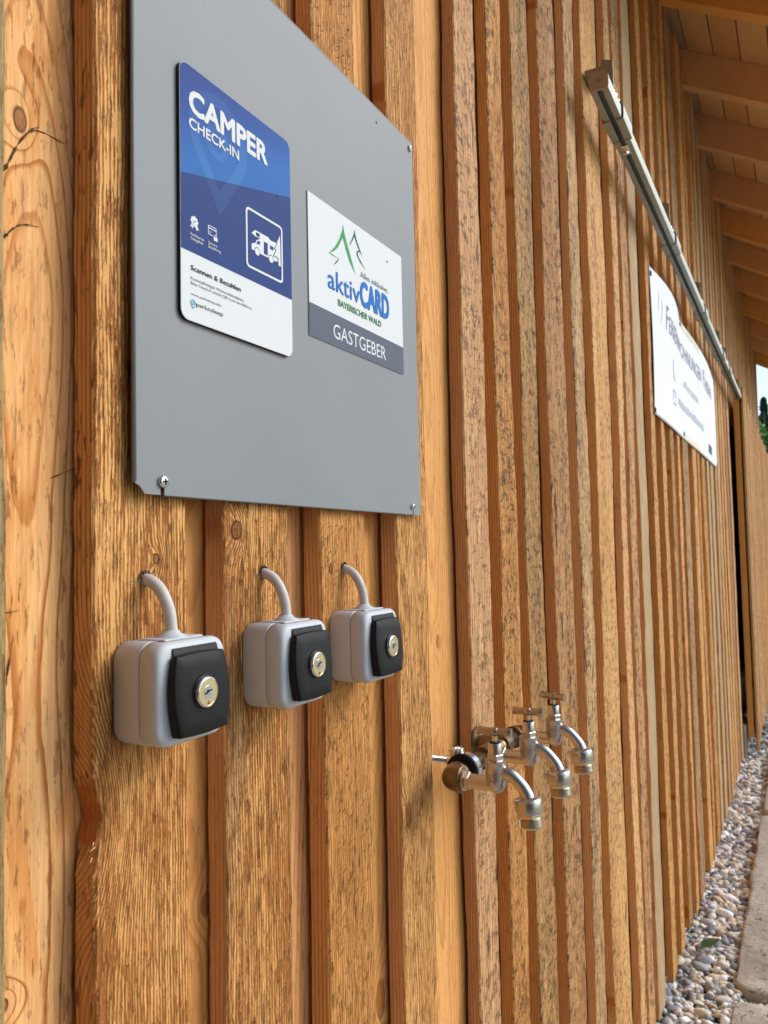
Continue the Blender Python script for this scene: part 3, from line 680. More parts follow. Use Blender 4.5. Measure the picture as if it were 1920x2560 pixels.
to_s(flat('card_icon', [rrect(0.4832, 0.4880, 1.9415, 1.9449, 0.0005, 3)]+[q for q in ring_poly(0.4856, 1.9451, 0.0016, 0.0010, 20) if q[0][1] >= 1.9449], LY-0.0001, M_WHITE, None))
pa = pin_outline(0.4582, 1.8818, 0.0030, 1.8768); pb = pin_outline(0.4582, 1.8818, 0.0023, 1.8782)
to_s(flat('pin_logo', [[pa[k], pa[(k+1) % len(pa)], pb[(k+1) % len(pa)], pb[k]] for k in range(len(pa))]+ring_poly(0.4582, 1.8817, 0.0015, 0.0009, 18), LY, M_TEAL, None))
bb = lathe_bm([(0.0012, CY-0.0004), (0.0012, CY-0.0003)], 'Y', 12, at=(0.5720, 0, 2.0148)); to_s(bm_obj('screw_hole', bb, M_DARK))

# ------------------------------------------------------------------ host sign
AY = -0.0098
k_ = (AY+0.43)/(-0.0075+0.43)
def A(x, z): return (x*k_, 1.68+(z-1.68)*k_)
hs = thing('host_sign', 'white and slate sign with green tree emblem and blue lettering on the grey panel', 'sign', (0.630*k_, AY, 1.897))
hinv = Matrix.Translation((-0.630*k_, -AY, -1.897))
def to_h(o): o.parent = hs; o.matrix_parent_inverse = hinv; return o
a0, a1 = A(0.6305, 1.8988), A(0.8360, 2.0464); zm = A(0, 1.9323)[1]
to_h(bm_obj('plate', box_bm((a0[0], AY, a0[1]), (a1[0], PY-0.0002, a1[1]), 0.0002), M_WHITE))
to_h(flat('slate_band', [(a0[0]+0.0002, a0[1]+0.0002), (a1[0]-0.0002, a0[1]+0.0002), (a1[0]-0.0002, zm), (a0[0]+0.0002, zm)], AY-0.0002, M_SLATE, None))
G = [(0.6983, 2.0363), (0.6955, 2.0275), (0.6904, 2.0179), (0.6831, 2.0081), (0.6754, 2.0004), (0.6688, 1.9951), (0.6752, 1.9942), (0.6836, 1.9947), (0.6883, 1.9953), (0.6834, 1.9888), (0.6763, 1.984), (0.6853, 1.9905), (0.6896, 1.9957), (0.6817, 1.9953), (0.6743, 1.9955), (0.6714, 1.9963), (0.6781, 1.9998), (0.6858, 2.006), (0.6918, 2.0137), (0.6965, 2.0211), (0.6987, 2.0182), (0.7033, 2.0094), (0.7108, 1.9983), (0.7225, 1.9894), (0.7168, 1.9992), (0.7102, 2.0107), (0.7037, 2.021), (0.7, 2.0291)]
D = [(0.7223, 2.0394), (0.7205, 2.0334), (0.7157, 2.0253), (0.7094, 2.0165), (0.7125, 2.0189), (0.7177, 2.0249), (0.7216, 2.0311), (0.7249, 2.0264), (0.7288, 2.0214), (0.7323, 2.0188), (0.7287, 2.0176), (0.7255, 2.0143), (0.727, 2.0111), (0.7324, 2.0065), (0.7448, 2.0008), (0.7376, 2.006), (0.7311, 2.0103), (0.7286, 2.0138), (0.7301, 2.0166), (0.7339, 2.0175), (0.739, 2.0138), (0.736, 2.0179), (0.731, 2.0237), (0.7261, 2.03), (0.7232, 2.0365)]
to_h(flat('tree_emblem', [A(*p) for p in G], AY-0.0002, M_GRN, None)); to_h(flat('tree_emblem', [A(*p) for p in D], AY-0.0002, M_DGRN, None))
for (txt, a, b, zb, zt, mt, bo) in (('aktiv', 0.6656, 0.7309, 1.9577, 1.9786, M_BLUE, 0.012), ('CARD', 0.7330, 0.7994, 1.9577, 1.9845, M_BLUE, 0.046), ('Alles inklusive.', 0.7331, 0.7993, 1.9893, 1.9960, M_INKG, 0.0),
                                    ('BAYERISCHER WALD', 0.6849, 0.7798, 1.9436, 1.9504, M_TGRN, 0.012), ('GASTGEBER', 0.6746, 0.7901, 1.9066, 1.9217, M_WHITE, 0.0)):
    p, q = A(a, zb), A(b, zt); to_h(text_flat(txt, p[0], q[0], p[1], q[1], AY-0.0003, mt, None, bo))
bb = lathe_bm([(0.0013, AY-0.0003), (0.0013, AY-0.0002)], 'Y', 12, at=(A(0.7984, 2.0279)[0], 0, A(0.7984, 2.0279)[1])); to_h(bm_obj('screw_hole', bb, M_DARK))

# ------------------------------------------------------------------ key switches
def key_switch(X0, label, rot):
    W_, ZB, ZT = 0.0712, 1.5490, 1.6212
    t = thing('key_switch', label, 'key switch', (X0, 0, ZB), 'key switches in a row below the grey panel')
    H = ZT-ZB
    rr = lambda d, r=0.013: rrect(d, W_-d, d, H-d, max(0.002, r-d*0.6), 8)
    bm_obj('back_box', loft_xz([(rr(0.0010), -0.0002), (rr(0.0002), -0.002), (rr(0), -0.0245), (rr(0.0010), -0.0253)]), M_GREYP, t, auto=40)
    bm_obj('cover', loft_xz([(rr(0.0011), -0.0254), (rr(0.0), -0.0262), (rr(0.0001), -0.0380), (rr(0.0006), -0.0400), (rr(0.0018), -0.0416), (rr(0.0034), -0.0425), (rr(0.0052), -0.0429), (rr(0.020), -0.0436)]), M_GREYP, t, auto=60)
    # raised cable pad on top
    bm_obj('cable_pad', box_bm((0.016, -0.034, H-0.001), (0.056, -0.008, H+0.0012), 0.001), M_GREYP, t)
    # hinge strip wrapping over the top edge
    hs_ = []
    pts = [(-0.0300, H+0.0004), (-0.0365, H-0.0002), (-0.0405, H-0.0022), (-0.0438, H-0.0055), (-0.0452, H-0.0100), (-0.0456, H-0.0150)]
    bm = bmesh.new(); rows = []
    for i, (yy, zz) in enumerate(pts):
        rows.append([bm.verts.new((x, yy, zz)) for x in (0.0135, 0.0590)] + [bm.verts.new((x, yy+0.0025, zz-0.0025)) for x in (0.0590, 0.0135)])
    for p, q in zip(rows, rows[1:]):
        for k in range(4): bm.faces.new((p[k], p[(k+1) % 4], q[(k+1) % 4], q[k]))
    bm.faces.new(rows[0]); bm.faces.new(rows[-1]); bm_obj('hinge', bm, M_LID, t, auto=50)
    # lid, barrel shaped, hinged at the top
    def outline(d):
        o = []; zt, zb = H-0.0095, 0.0075; n = 12
        for k in range(n+1): u = k/n; o.append((0.0115+d+(0.0485-2*d)*u*1.0, zt-d+0.0012*math.sin(PI*u)))
        for k in range(1, n): u = k/n; o.append((0.0600-d+0.0042*math.sin(PI*min(1, u*1.06))**0.8, zt-d+(zb-zt+2*d)*u))
        for k in range(n+1): u = k/n; o.append((0.0600-d-(0.0485-2*d)*u, zb+d-0.0012*math.sin(PI*u)))
        for k in range(1, n): u = k/n; o.append((0.0115+d-0.0042*math.sin(PI*min(1, (1-u)*1.06))**0.8, zb+d+(zt-zb-2*d)*u))
        return o
    ol = outline(0.0); xm, zmid = 0.0356, H*0.5-0.001
    def sh(d, y0):
        return [((x-xm)*(1-d)+xm, (z-zmid)*(1-d)+zmid) for x, z in ol], y0
    bm = bmesh.new(); rings = [sh(0.03, -0.0440), sh(0.0, -0.0455), sh(0.0, -0.0500), sh(0.015, -0.0512), sh(0.05, -0.0519), sh(0.35, -0.0526), sh(0.7, -0.0528)]
    R = []
    for o_, yb in rings:
        R.append([bm.verts.new((x, yb + (0.0022*((z-zmid)/(H*0.5)) if yb < -0.046 else 0), z)) for x, z in o_])
    for p, q in zip(R, R[1:]):
        for k in range(len(p)): bm.faces.new((p[k], p[(k+1) % len(p)], q[(k+1) % len(p)], q[k]))
    bm.faces.new(R[0]); bm.faces.new(R[-1])
    bm_obj('lid', bm, M_LID, t, auto=35)
    bm_obj('lid_lip', box_bm((0.026, -0.0490, 0.0052), (0.046, -0.0452, 0.0085), 0.0012), M_LID, t)
    LX, LZ, LYy = 0.0356, H*0.5-0.0005, -0.0528
    bm = lathe_bm([(0.0120, LYy+0.001), (0.0121, LYy-0.0004), (0.0113, LYy-0.0006)], 'Y', 32, at=(LX, 0, LZ)); bm_obj('lock_seat', bm, M_BLK, t)
    bm = lathe_bm([(0.0110, LYy), (0.0112, LYy-0.0022), (0.0106, LYy-0.0034), (0.0098, LYy-0.0037), (0.0096, LYy-0.0030)], 'Y', 36, at=(LX, 0, LZ), caps=False)
    lk = bm_obj('lock', bm, M_CHROME, t, auto=50)
    bm = lathe_bm([(0.0098, LYy-0.0028), (0.0097, LYy-0.0033), (0.0048, LYy-0.0033)], 'Y', 36, at=(LX, 0, LZ)); f = bm_obj('lock_face', bm, M_BRASSF, None, auto=40); f.parent = lk
    bm = lathe_bm([(0.0047, LYy-0.0030), (0.0046, LYy-0.0036), (0.0030, LYy-0.0037), (0.0006, LYy-0.0034)], 'Y', 28, at=(LX, 0, LZ)); f = bm_obj('lock_core', bm, M_STEEL, None, auto=40); f.parent = lk
    bb = bmesh.new(); c, s_ = math.cos(rot), math.sin(rot); L, w = 0.0036, 0.0007
    pt = [(-1, -1), (-0.2, -1), (-0.1, 0.2), (1, -0.2), (1, 1.2), (0.35, 1.2), (0.2, 2.2), (-0.3, 2.2), (-0.35, 1), (-1, 1)]
    bb.faces.new([bb.verts.new((LX+c*u*L-s_*v*w, LYy-0.00385, LZ+s_*u*L+c*v*w)) for u, v in pt]); f = bm_obj('keyhole', bb, M_DARK); f.parent = lk
    bb = bmesh.new(); bb.faces.new([bb.verts.new((LX+x, LYy-0.0036, LZ+z)) for x, z in ((-0.0011, -0.0085), (0.0012, -0.0084), (0.0003, -0.0057))]); f = bm_obj('red_marker', bb, M_RED); f.parent = lk
    # grey cable curving out of the wall into the top of the box
    cx = 0.0306
    path = bez([(cx, 0.012, 0.1155), (cx+0.0005, -0.002, 0.1150), (cx+0.002, -0.0125, 0.1085), (cx+0.0035, -0.0195, 0.0950), (cx+0.0045, -0.0215, 0.0815), (cx+0.0045, -0.0215, H-0.002)], 8)
    cb = bm_obj('cable', tube_bm(path, 0.0046, 16), M_CABLE, t, smooth=True)
    bm_obj('cable_gland', lathe_bm([(0.0120, H), (0.0112, H+0.0016), (0.0075, H+0.0034), (0.0054, H+0.0060)], 'Z', 24, at=(cx+0.0045, -0.0215, 0)), M_GREYP, t, auto=50)
    bm = bmesh.new(); r = random.Random(int(X0*1000))
    ring = [bm.verts.new((cx+0.0050*(1+0.25*r.random())*math.cos(a), -0.0016, 0.1166+0.0050*(1+0.3*r.random())*math.sin(a))) for a in [2*PI*k/14 for k in range(14)]]
    bm.faces.new(ring); bm_obj('drill_hole', bm, M_DARK, t)
    return t
key_switch(0.3869, 'grey key switch with black lid, leftmost and nearest of the three under the panel', 0.22)
key_switch(0.5290, 'grey key switch with black lid, middle one of the three under the panel', 0.45)
key_switch(0.6680, 'grey key switch with black lid, rightmost of the three and nearest to the taps', 0.40)
# pencil marks and splinters round the drilled holes
bm = bmesh.new(); bs = bmesh.new()
for X0 in (0.3869, 0.5290, 0.6680):
    r = random.Random(int(X0*999)); x = X0+0.014
    while x < X0+0.054:
        w = r.uniform(0.0006, 0.0022)
        if not (X0+0.024 < x < X0+0.038) and r.random() < 0.85:
            z = 1.6630+r.uniform(-0.0004, 0.0004)+(x-X0)*0.01
            bm.faces.new([bm.verts.new((x+u*w, -0.0019, z+v*0.0004)) for u, v in ((0, -1), (1, -1), (1, 1), (0, 1))])
        x += w+r.uniform(0.0001, 0.0010)
    for k in range(14):
        a = r.uniform(0, 2*PI); p = Vector((X0+0.0306+0.0055*math.cos(a), -0.0012, 1.6645+0.0062*math.sin(a))); d = Vector((0.3*math.cos(a), -r.uniform(0.2, 1.0), r.uniform(-0.6, 1.0))).normalized()
        L = r.uniform(0.002, 0.0045); s2 = d.orthogonal().normalized()*0.0005
        bs.faces.new([bs.verts.new(q) for q in (p-s2, p+s2, p+d*L)])
po_ = to_barn(bm_obj('pencil_mark', bm, M_INKG)); po_['kind'] = 'stuff'
M_SPL = plain('pale_splinter', S(222, 186, 132), 0.7); M_SPLD = plain('dark_splinter', S(84, 56, 36), 0.7)
# loose splinters and hairs standing off the boards
def splinter(p, d, L, w, bmx):
    d = Vector(d).normalized(); p = Vector(p); s1 = d.cross(Vector((0.3, 1, 0.2))).normalized()*w; s2 = d.cross(s1).normalized()*w*0.5
    bend = Vector((random.uniform(-1, 1), -random.random()*0.6, random.uniform(-1, 1)))*L*0.15
    a = [bmx.verts.new(p+v) for v in (s1, s2, -s1)]; mpt = p+d*L*0.55+bend; b = [bmx.verts.new(mpt+v*0.7) for v in (s1, s2, -s1)]; e = bmx.verts.new(p+d*L)
    for k in range(3): bmx.faces.new((a[k], a[(k+1) % 3], b[(k+1) % 3], b[k])); bmx.faces.new((b[k], b[(k+1) % 3], e))
for _ in range(70):
    i = random.randrange(8, 20); a, b = batt[i]; z = random.uniform(1.1, 2.5)
    splinter((random.choice((a+0.001, a+0.002, b-0.002)), -0.0005, z), (random.uniform(-1, 0.3), -random.uniform(0.1, 0.7), random.uniform(-1.2, 1.2)), random.uniform(0.004, 0.012), 0.00025, bs)
for _ in range(6):
    splinter((0.3724+random.uniform(0.0005, 0.004), random.uniform(0.002, 0.016), 1.503+random.uniform(-0.035, 0.035)), (-1, -random.uniform(0, 0.6), random.uniform(-2.0, 0.5)), random.uniform(0.003, 0.008), 0.0005, bs)
so_ = to_barn(bm_obj('splinter', bs, M_SPL)); so_['kind'] = 'stuff'
for pts, w in (([(0.3080, 1.9250), (0.3193, 1.9412), (0.3281, 1.9599), (0.3374, 1.9741), (0.3485, 1.9787), (0.3653, 1.9784)], 0.0016), ([(0.3335, 1.9690), (0.3390, 1.9765), (0.3453, 1.9810)], 0.0008), ([(0.3150, 1.8900), (0.3201, 1.8953), (0.3269, 1.9033), (0.3336, 1.9074), (0.3445, 1.9098)], 0.0013),
               ([(0.3556, 1.7366), (0.3748, 1.7452), (0.3900, 1.7521)], 0.0006), ([(0.3120, 1.6420), (0.3167, 1.6442), (0.3209, 1.6465), (0.3305, 1.6475)], 0.0009), ([(0.3140, 1.5780), (0.3176, 1.5893), (0.3226, 1.6050), (0.3254, 1.6279)], 0.0016), ([(0.3150, 1.5850), (0.3190, 1.6000), (0.3240, 1.6151)], 0.0008)):
    pts = bez([(x, 0.0243-0.0010*(k % 2), z) for k, (x, z) in enumerate(pts)], 5); n = len(pts)
    rad = [w*(0.55+0.35*math.sin(k*1.7)+0.25*math.sin(k*2.9))*max(0.12, 1-k/n)**0.6 for k in range(n)]
    to_barn(bm_obj('bark_splinter', tube_bm(pts, [max(0.0002, q) for q in rad], 6), M_SPLD))

# ------------------------------------------------------------------ water pipe and taps
ZP, YP = 1.4035, -0.040
X1, X2, X3 = 0.876, 1.002, 1.120
wp = thing('water_pipe', 'tarnished brass water pipe held off the wall by a rubber lined clamp', 'pipe', (0.95, YP, ZP))
winv = Matrix.Translation((-0.95, -YP, -ZP))
def to_w(o): o.parent = wp; o.matrix_parent_inverse = winv; return o
to_w(bm_obj('pipe', tube_bm([(X1+0.012, YP, ZP), (0.94, YP, ZP), (X2-0.02, YP, ZP)], 0.0108, 20), M_COPP, smooth=True))
to_w(bm_obj('pipe', tube_bm([(X2+0.02, YP, ZP), (X3-0.012, YP, ZP)], 0.0108, 20), M_COPP, smooth=True))
def elbow(X, sgn):
    p = bez([(X+sgn*0.017, YP, ZP), (X+sgn*0.010, YP, ZP), (X+sgn*0.0028, YP-0.0028, ZP), (X, YP-0.010, ZP), (X, YP-0.0135, ZP)], 6)
    b = tube_bm(p, [0.0152]*len(p), 22)
    lathe_bm([(0.0105, X+sgn*0.0185), (0.0158, X+sgn*0.0185), (0.0160, X+sgn*0.0170), (0.0158, X+sgn*0.0135), (0.0150, X+sgn*0.0125)], 'X', 20, at=(0, YP, ZP), bm=b)
    lathe_bm([(0.0152, YP-0.0085), (0.0162, YP-0.0098), (0.0162, YP-0.0138), (0.0150, YP-0.0148), (0.0105, YP-0.0148)], 'Y', 22, at=(X, 0, ZP), bm=b)
    to_w(bm_obj('elbow', b, M_BRZ, auto=55))
elbow(X1, 1); elbow(X3, -1)
b = lathe_bm([(0.0108, X2-0.026), (0.0150, X2-0.026), (0.0150, X2-0.018), (0.0138, X2-0.016), (0.0138, X2+0.016), (0.0150, X2+0.018), (0.0150, X2+0.026), (0.0108, X2+0.026)], 'X', 22, at=(0, YP, ZP))
lathe_bm([(0.0120, YP-0.004), (0.0128, YP-0.010), (0.0150, YP-0.0110), (0.0150, YP-0.0145), (0.0105, YP-0.0148)], 'Y', 22, at=(X2, 0, ZP), bm=b)
to_w(bm_obj('tee', b, M_BRZ, auto=50))
b = lathe_bm([(0.0132, 1.046), (0.0150, 1.047), (0.0150, 1.066), (0.0132, 1.067)], 'X', 22, at=(0, YP, ZP)); tube_bm([(1.0565, YP, ZP), (1.0565, 0.02, ZP)], 0.0118, 18, bm=b); lathe_bm([(0.0225, -0.0015), (0.0215, -0.004), (0.0135, -0.0065)], 'Y', 24, at=(1.0565, 0, ZP), bm=b)
to_w(bm_obj('wall_feed', b, M_BRZ, auto=50))
CX = 0.9175
cl = to_w(bm_obj('clamp', lathe_bm([(0.0205, CX-0.0060), (0.0218, CX-0.0060), (0.0218, CX+0.0060), (0.0205, CX+0.0060)], 'X', 30, at=(0, YP, ZP), caps=False), M_STEEL, auto=40))
b = lathe_bm([(0.0112, CX-0.0095), (0.0205, CX-0.0095), (0.0214, CX-0.0085), (0.0212, CX-0.0064), (0.0204, CX-0.0060), (0.0204, CX+0.0060), (0.0212, CX+0.0064), (0.0214, CX+0.0085), (0.0205, CX+0.0095), (0.0112, CX+0.0095)], 'X', 30, at=(0, YP, ZP)); o = bm_obj('rubber_ring', b, M_RUBR, auto=50); o.parent = cl
b = box_bm((CX-0.0065, YP+0.0055, ZP+0.0170), (CX+0.0065, YP+0.0075, ZP+0.0275), 0.0008); box_bm((CX-0.0065, YP+0.0095, ZP+0.0165), (CX+0.0065, YP+0.0115, ZP+0.0275), 0.0008, bm=b)
lathe_bm([(0.0045, YP+0.0054), (0.0045, YP+0.0020), (0.0034, YP+0.0012)], 'Y', 12, at=(CX, 0, ZP+0.0225), bm=b); lathe_bm([(0.0022, YP+0.003), (0.0022, YP+0.021)], 'Y', 10, at=(CX, 0, ZP+0.0225), bm=b); lathe_bm([(0.0042, YP+0.0118), (0.0042, YP+0.0152)], 'Y', sides=6, at=(CX, 0, ZP+0.0225), bm=b)
o = bm_obj('clamp_bolt', b, M_STEEL, auto=40); o.parent = cl
prof = []
yy = 0.004
while yy > YP+0.021: prof += [(0.0039, yy), (0.0033, yy-0.0005)]; yy -= 0.0010
prof += [(0.0050, YP+0.0225), (0.0050, YP+0.0195)]
to_w(bm_obj('threaded_rod', lathe_bm(prof, 'Y', 14, at=(CX, 0, ZP+0.009)), M_STEEL, auto=30))

def tap(X, label, hrot):
    t = thing('water_tap', label, 'tap', (X, YP-0.0148, ZP), 'water taps on the brass pipe')
    # local: x along the wall, y outwards is negative, z up; origin on the inlet axis at the pipe
    O = YP-0.0148
    yb = -0.0975-O            # body axis
    bm_obj('inlet_nut', lathe_bm([(0.0118, 0.0), (0.0124, -0.0010), (0.0124, -0.0020), (0.0112, -0.0024), (0.0122, -0.0030), (0.0122, -0.0040)], 'Y', 24), M_TAPB, t, auto=40)
    bm_obj('hexagon', lathe_bm([(0.0098, -0.0036), (0.0108, -0.0042), (0.0108, -0.0092), (0.0100, -0.0100)], 'Y', sides=6), M_TAP, t)
    b = tube_bm([(0, -0.0095, 0), (0, -0.020, 0), (0, yb+0.004, 0)], [0.0090, 0.0086, 0.0090], 18)
    pb = [(0.0010, -0.0100), (0.0050, -0.0094), (0.0085, -0.0070), (0.0108, -0.0030), (0.0118, 0.0020), (0.0121, 0.0080), (0.0124, 0.0170), (0.0126, 0.0255), (0.0130, 0.0262), (0.0130, 0.0286), (0.0122, 0.0290)]
    lathe_bm(pb, 'Z', 26, at=(0, yb, 0), bm=b)
    # spout, flowing out of the body and down
    sp = bez([(0, yb-0.004, 0.0135), (0, yb-0.0130, 0.0140), (0, yb-0.0220, 0.0105), (0, yb-0.0310, 0.0020), (0, yb-0.0365, -0.0060), (0, yb-0.0382, -0.0125)], 7)
    rad = np.interp(np.linspace(0, 1, len(sp)), [0, 0.25, 0.5, 0.8, 1], [0.0094, 0.0078, 0.0072, 0.0078, 0.0095]); tube_bm(sp, list(rad), 20, bm=b)
    body = bm_obj('body', b, M_TAP, t, auto=60)
    # cast 15 in a raised ring on both cheeks
    for sx in (-1,):
        em = text_flat('15', -0.0042, 0.0042, 0.0040, 0.0140, 0, M_TAP, None, 0.01, 'size_mark'); me = em.data
        for v in me.vertices:
            x, z = v.co.x, v.co.z; an = x/0.0124; v.co = Vector((-(0.0127)*math.cos(an), yb-0.0127*math.sin(an), z))
        mo = em.modifiers.new('s', 'SOLIDIFY'); mo.thickness = 0.0014; mo.offset = 0; em.parent = body
    hexz = [(0.0094, 0.0288), (0.0098, 0.0296), (0.0098, 0.0350), (0.0090, 0.0358)]
    bm_obj('bonnet_nut', lathe_bm(hexz, 'Z', sides=6, at=(0, yb, 0)), M_TAP, t)
    bm_obj('bonnet', lathe_bm([(0.0083, 0.0356), (0.0082, 0.0475), (0.0076, 0.0486), (0.0040, 0.0486)], 'Z', 24, at=(0, yb, 0)), M_TAP, t, auto=40)
    bm_obj('seal', lathe_bm([(0.0068, 0.0486), (0.0068, 0.0494)], 'Z', 20, at=(0, yb, 0)), M_RUBR, t)
    bm_obj('stem', lathe_bm([(0.0031, 0.0480), (0.0031, 0.0575)], 'Z', sides=8, at=(0, yb, 0)), M_TAPB, t)
    b = lathe_bm([(0.0010, 0.0560), (0.0044, 0.0572), (0.0060, 0.0605), (0.0058, 0.0640), (0.0036, 0.0664), (0.0006, 0.0670)], 'Z', 20, at=(0, 0, 0))
    for s_ in (1, -1):
        pts = [(0, s_*0.004, 0.0615), (0, s_*0.010, 0.0615), (0, s_*0.0195, 0.0617), (0, s_*0.0206, 0.0617)]
        tube_bm(pts, [0.0046, 0.0045, 0.0053, 0.0048], 16, bm=b)
    h = bm_obj('handle', b, M_HAND, t, auto=45); h.location = (0, yb, 0); h.rotation_euler = (0, 0, hrot)
    # outlet: cap, hexagon ring and hose thread
    oy = yb-0.0388; tilt = 0.12
    cp = lathe_bm([(0.0080, -0.0092), (0.0120, -0.0110), (0.0150, -0.0128), (0.0157, -0.0148), (0.0159, -0.0250), (0.0154, -0.0268), (0.0120, -0.0270)], 'Z', 30)
    hx = lathe_bm([(0.0140, -0.0272), (0.0149, -0.0277), (0.0149, -0.0318), (0.0142, -0.0326)], 'Z', sides=6)
    th = []; z = -0.0326
    while z > -0.0425: th += [(0.0122, z), (0.0138, z-0.0010)]; z -= 0.0021
    th += [(0.0126, -0.0440), (0.0098, -0.0442), (0.0096, -0.0380)]
    tb = lathe_bm(th, 'Z', 28)
    for nm, b_, mt, au in (('outlet_cap', cp, M_TAP, 40), ('hexagon', hx, M_TAPB, None), ('hose_thread', tb, M_TAPB, 40)):
        o = bm_obj(nm, b_, mt, t, auto=au); o.location = (0, oy+0.0018, 0.0); o.rotation_euler = (-0.10, 0, 0)
    return t
tap(X1, 'chromed water tap screwed into the brass elbow beside the pipe clamp', 0.05)
tap(X2, 'chromed water tap in the middle of the three on the brass pipe', 0.02)
tap(X3, 'chromed water tap at the far end of the brass pipe, handle turned askew', -0.35)

# ------------------------------------------------------------------ banner
ban = thing('banner', 'white holiday flat banner stretched over the battens below the door track', 'banner', (2.75, 0, 2.13))
binv = Matrix.Translation((-2.75, 0, -2.13))
def to_b(o): o.parent = ban; o.matrix_parent_inverse = binv; return o
BX0, BX1, BZ0, BZ1 = 2.735, 4.90, 2.137, 2.652
def by(x, z):
    v = (z-BZ0)/(BZ1-BZ0); fx = [2.735, 3.47, 4.90]; u = (x-fx[0])/(fx[1]-fx[0]) if x < fx[1] else (x-fx[1])/(fx[2]-fx[1])
    b = math.sin(PI*max(0, min(1, u)))
    return -0.003-(0.024 if x < fx[1] else 0.020)*b*v**2.2-0.0035*b*(1-v)-0.004*math.sin(v*PI)*(0.6+0.4*math.sin(x*5))
nx_, nz_ = 150, 40; V = []; F = []
for j in range(nz_+1):
    for i in range(nx_+1):
        x = BX0+(BX1-BX0)*i/nx_; z = BZ0+(BZ1-BZ0)*j/nz_; V.append((x, by(x, z), z))
for j in range(nz_):
    for i in range(nx_): a = j*(nx_+1)+i; F.append((a, a+1, a+nx_+2, a+nx_+1))
o = mesh_obj('sheet', V, F, M_BANNER, None, True); to_b(o); md = o.modifiers.new('s', 'SOLIDIFY'); md.thickness = 0.0012; md.offset = 1
def drape(o, dy=0.0022):
    bm = bmesh.new(); bm.from_mesh(o.data); bmesh.ops.triangulate(bm, faces=bm.faces[:]); bmesh.ops.subdivide_edges(bm, edges=[e for e in bm.edges if e.calc_length() > 0.02], cuts=2)
    for v in bm.verts: v.co.y = by(v.co.x, v.co.z)-dy
    bm.to_mesh(o.data); bm.free(); return to_b(o)
M_BINK = plain('banner_print_grey', S(120, 122, 136), 0.6)
drape(text_flat('F', 2.985, 3.035, 2.490, 2.580, 0, M_BINK, None, 0.0)); drape(text_flat('ERIENWOHNUNGEN', 3.05, 4.10, 2.492, 2.555, 0, M_BINK, None, 0.0))
drape(text_flat('P', 4.18, 4.235, 2.490, 2.580, 0, M_BINK, None, 0.0)); drape(text_flat('ANORAMA', 4.25, 4.66, 2.492, 2.555, 0, M_BINK, None, 0.0))
def strokes(x0, x1, z0, z1, n, mat):
    q = []
    for k in range(n):
        x = x0+(x1-x0)*(k+0.5)/n; w = (x1-x0)/n*random.uniform(0.18, 0.34); a, b = z0+random.uniform(0, 0.2)*(z1-z0), z1-random.uniform(0, 0.3)*(z1-z0)
        q.append([(x-w, a), (x+w, a), (x+w, b), (x-w, b)])
    return drape(flat('blurred_print', q, 0, mat, None))
strokes(3.50, 3.99, 2.362, 2.402, 12, M_INKL); strokes(3.30, 4.19, 2.255, 2.298, 24, M_INKL)
drape(flat('envelope_icon', [[(3.152, 2.241), (3.236, 2.241), (3.236, 2.246), (3.152, 2.246)], [(3.152, 2.291), (3.236, 2.291), (3.236, 2.296), (3.152, 2.296)], [(3.152, 2.246), (3.157, 2.246), (3.157, 2.291), (3.152, 2.291)], [(3.231, 2.246), (3.236, 2.246), (3.236, 2.291), (3.231, 2.291)],
      [(3.157, 2.290), (3.194, 2.264), (3.194, 2.268), (3.160, 2.291)], [(3.231, 2.290), (3.194, 2.264), (3.194, 2.268), (3.228, 2.291)]], 0, M_BINK, None))
drape(flat('telephone_icon', [[(3.168, 2.412), (3.182, 2.418), (3.176, 2.385), (3.186, 2.358), (3.214, 2.342), (3.206, 2.332), (3.178, 2.350), (3.165, 2.382)]], 0, M_BINK, None))
M_GOLD = plain('gold_print', S(196, 186, 158), 0.5)
drape(flat('flame_emblem', [[(2.845, 2.605), (2.852, 2.57), (2.838, 2.53), (2.858, 2.492), (2.846, 2.525), (2.858, 2.572)], [(2.895, 2.585), (2.918, 2.55), (2.908, 2.515), (2.868, 2.472), (2.900, 2.518), (2.906, 2.548)]], 0, M_GOLD, None))
drape(flat('dark_badge', [(4.42, 2.180), (4.61, 2.180), (4.61, 2.228), (4.42, 2.228)], 0, M_INK, None))
drape(flat('tape', [(3.50, 2.141), (4.06, 2.143), (4.06, 2.168), (3.50, 2.166)], 0, M_TAPE, None)); drape(flat('tape', [(3.50, 2.624), (4.03, 2.622), (4.03, 2.648), (3.50, 2.648)], 0, M_TAPE, None))
for (x, z) in ((3.469, 2.160), (3.484, 2.637), (2.750, 2.628), (2.745, 2.150), (4.885, 2.640), (4.885, 2.150)):
    b = lathe_bm([(0.010, by(x, z)-0.0012), (0.009, by(x, z)-0.004), (0.002, by(x, z)-0.0045)], 'Y', 14, at=(x, 0, z)); to_b(bm_obj('fixing_screw', b, M_DARK))

# ------------------------------------------------------------------ ground, slabs, gravel
def stone_mat():
    t = NT('rough_paving_stone'); P = t.vmath('ADD', t.obj(), t.comb(t.math('MULTIPLY', t.rnd(), 9), 0, 0))
    n1 = t.noise(P, 7, 5, 0.65); n2 = t.noise(P, 42, 5, 0.75); n3 = t.noise(P, 22, 4, 0.6)
    c = t.mix(t.lin(n1, 0.3, 0.7), S(146, 141, 130), S(192, 186, 173)); c = t.mix(t.math('MULTIPLY', t.step(n2, 0.55, 0.68), 0.85), c, S(92, 82, 72))
    c = t.mix(t.math('MULTIPLY', t.step(n3, 0.60, 0.7), 0.35), c, S(186, 174, 160))
    h = t.math('SUBTRACT', t.math('ADD', n3, t.math('MULTIPLY', n1, 0.8)), t.math('MULTIPLY', t.step(n2, 0.58, 0.72), 0.5)); t.bump(h, 0.9, 0.008)
    return t.fin(c, 0.85, 0, 0.3)
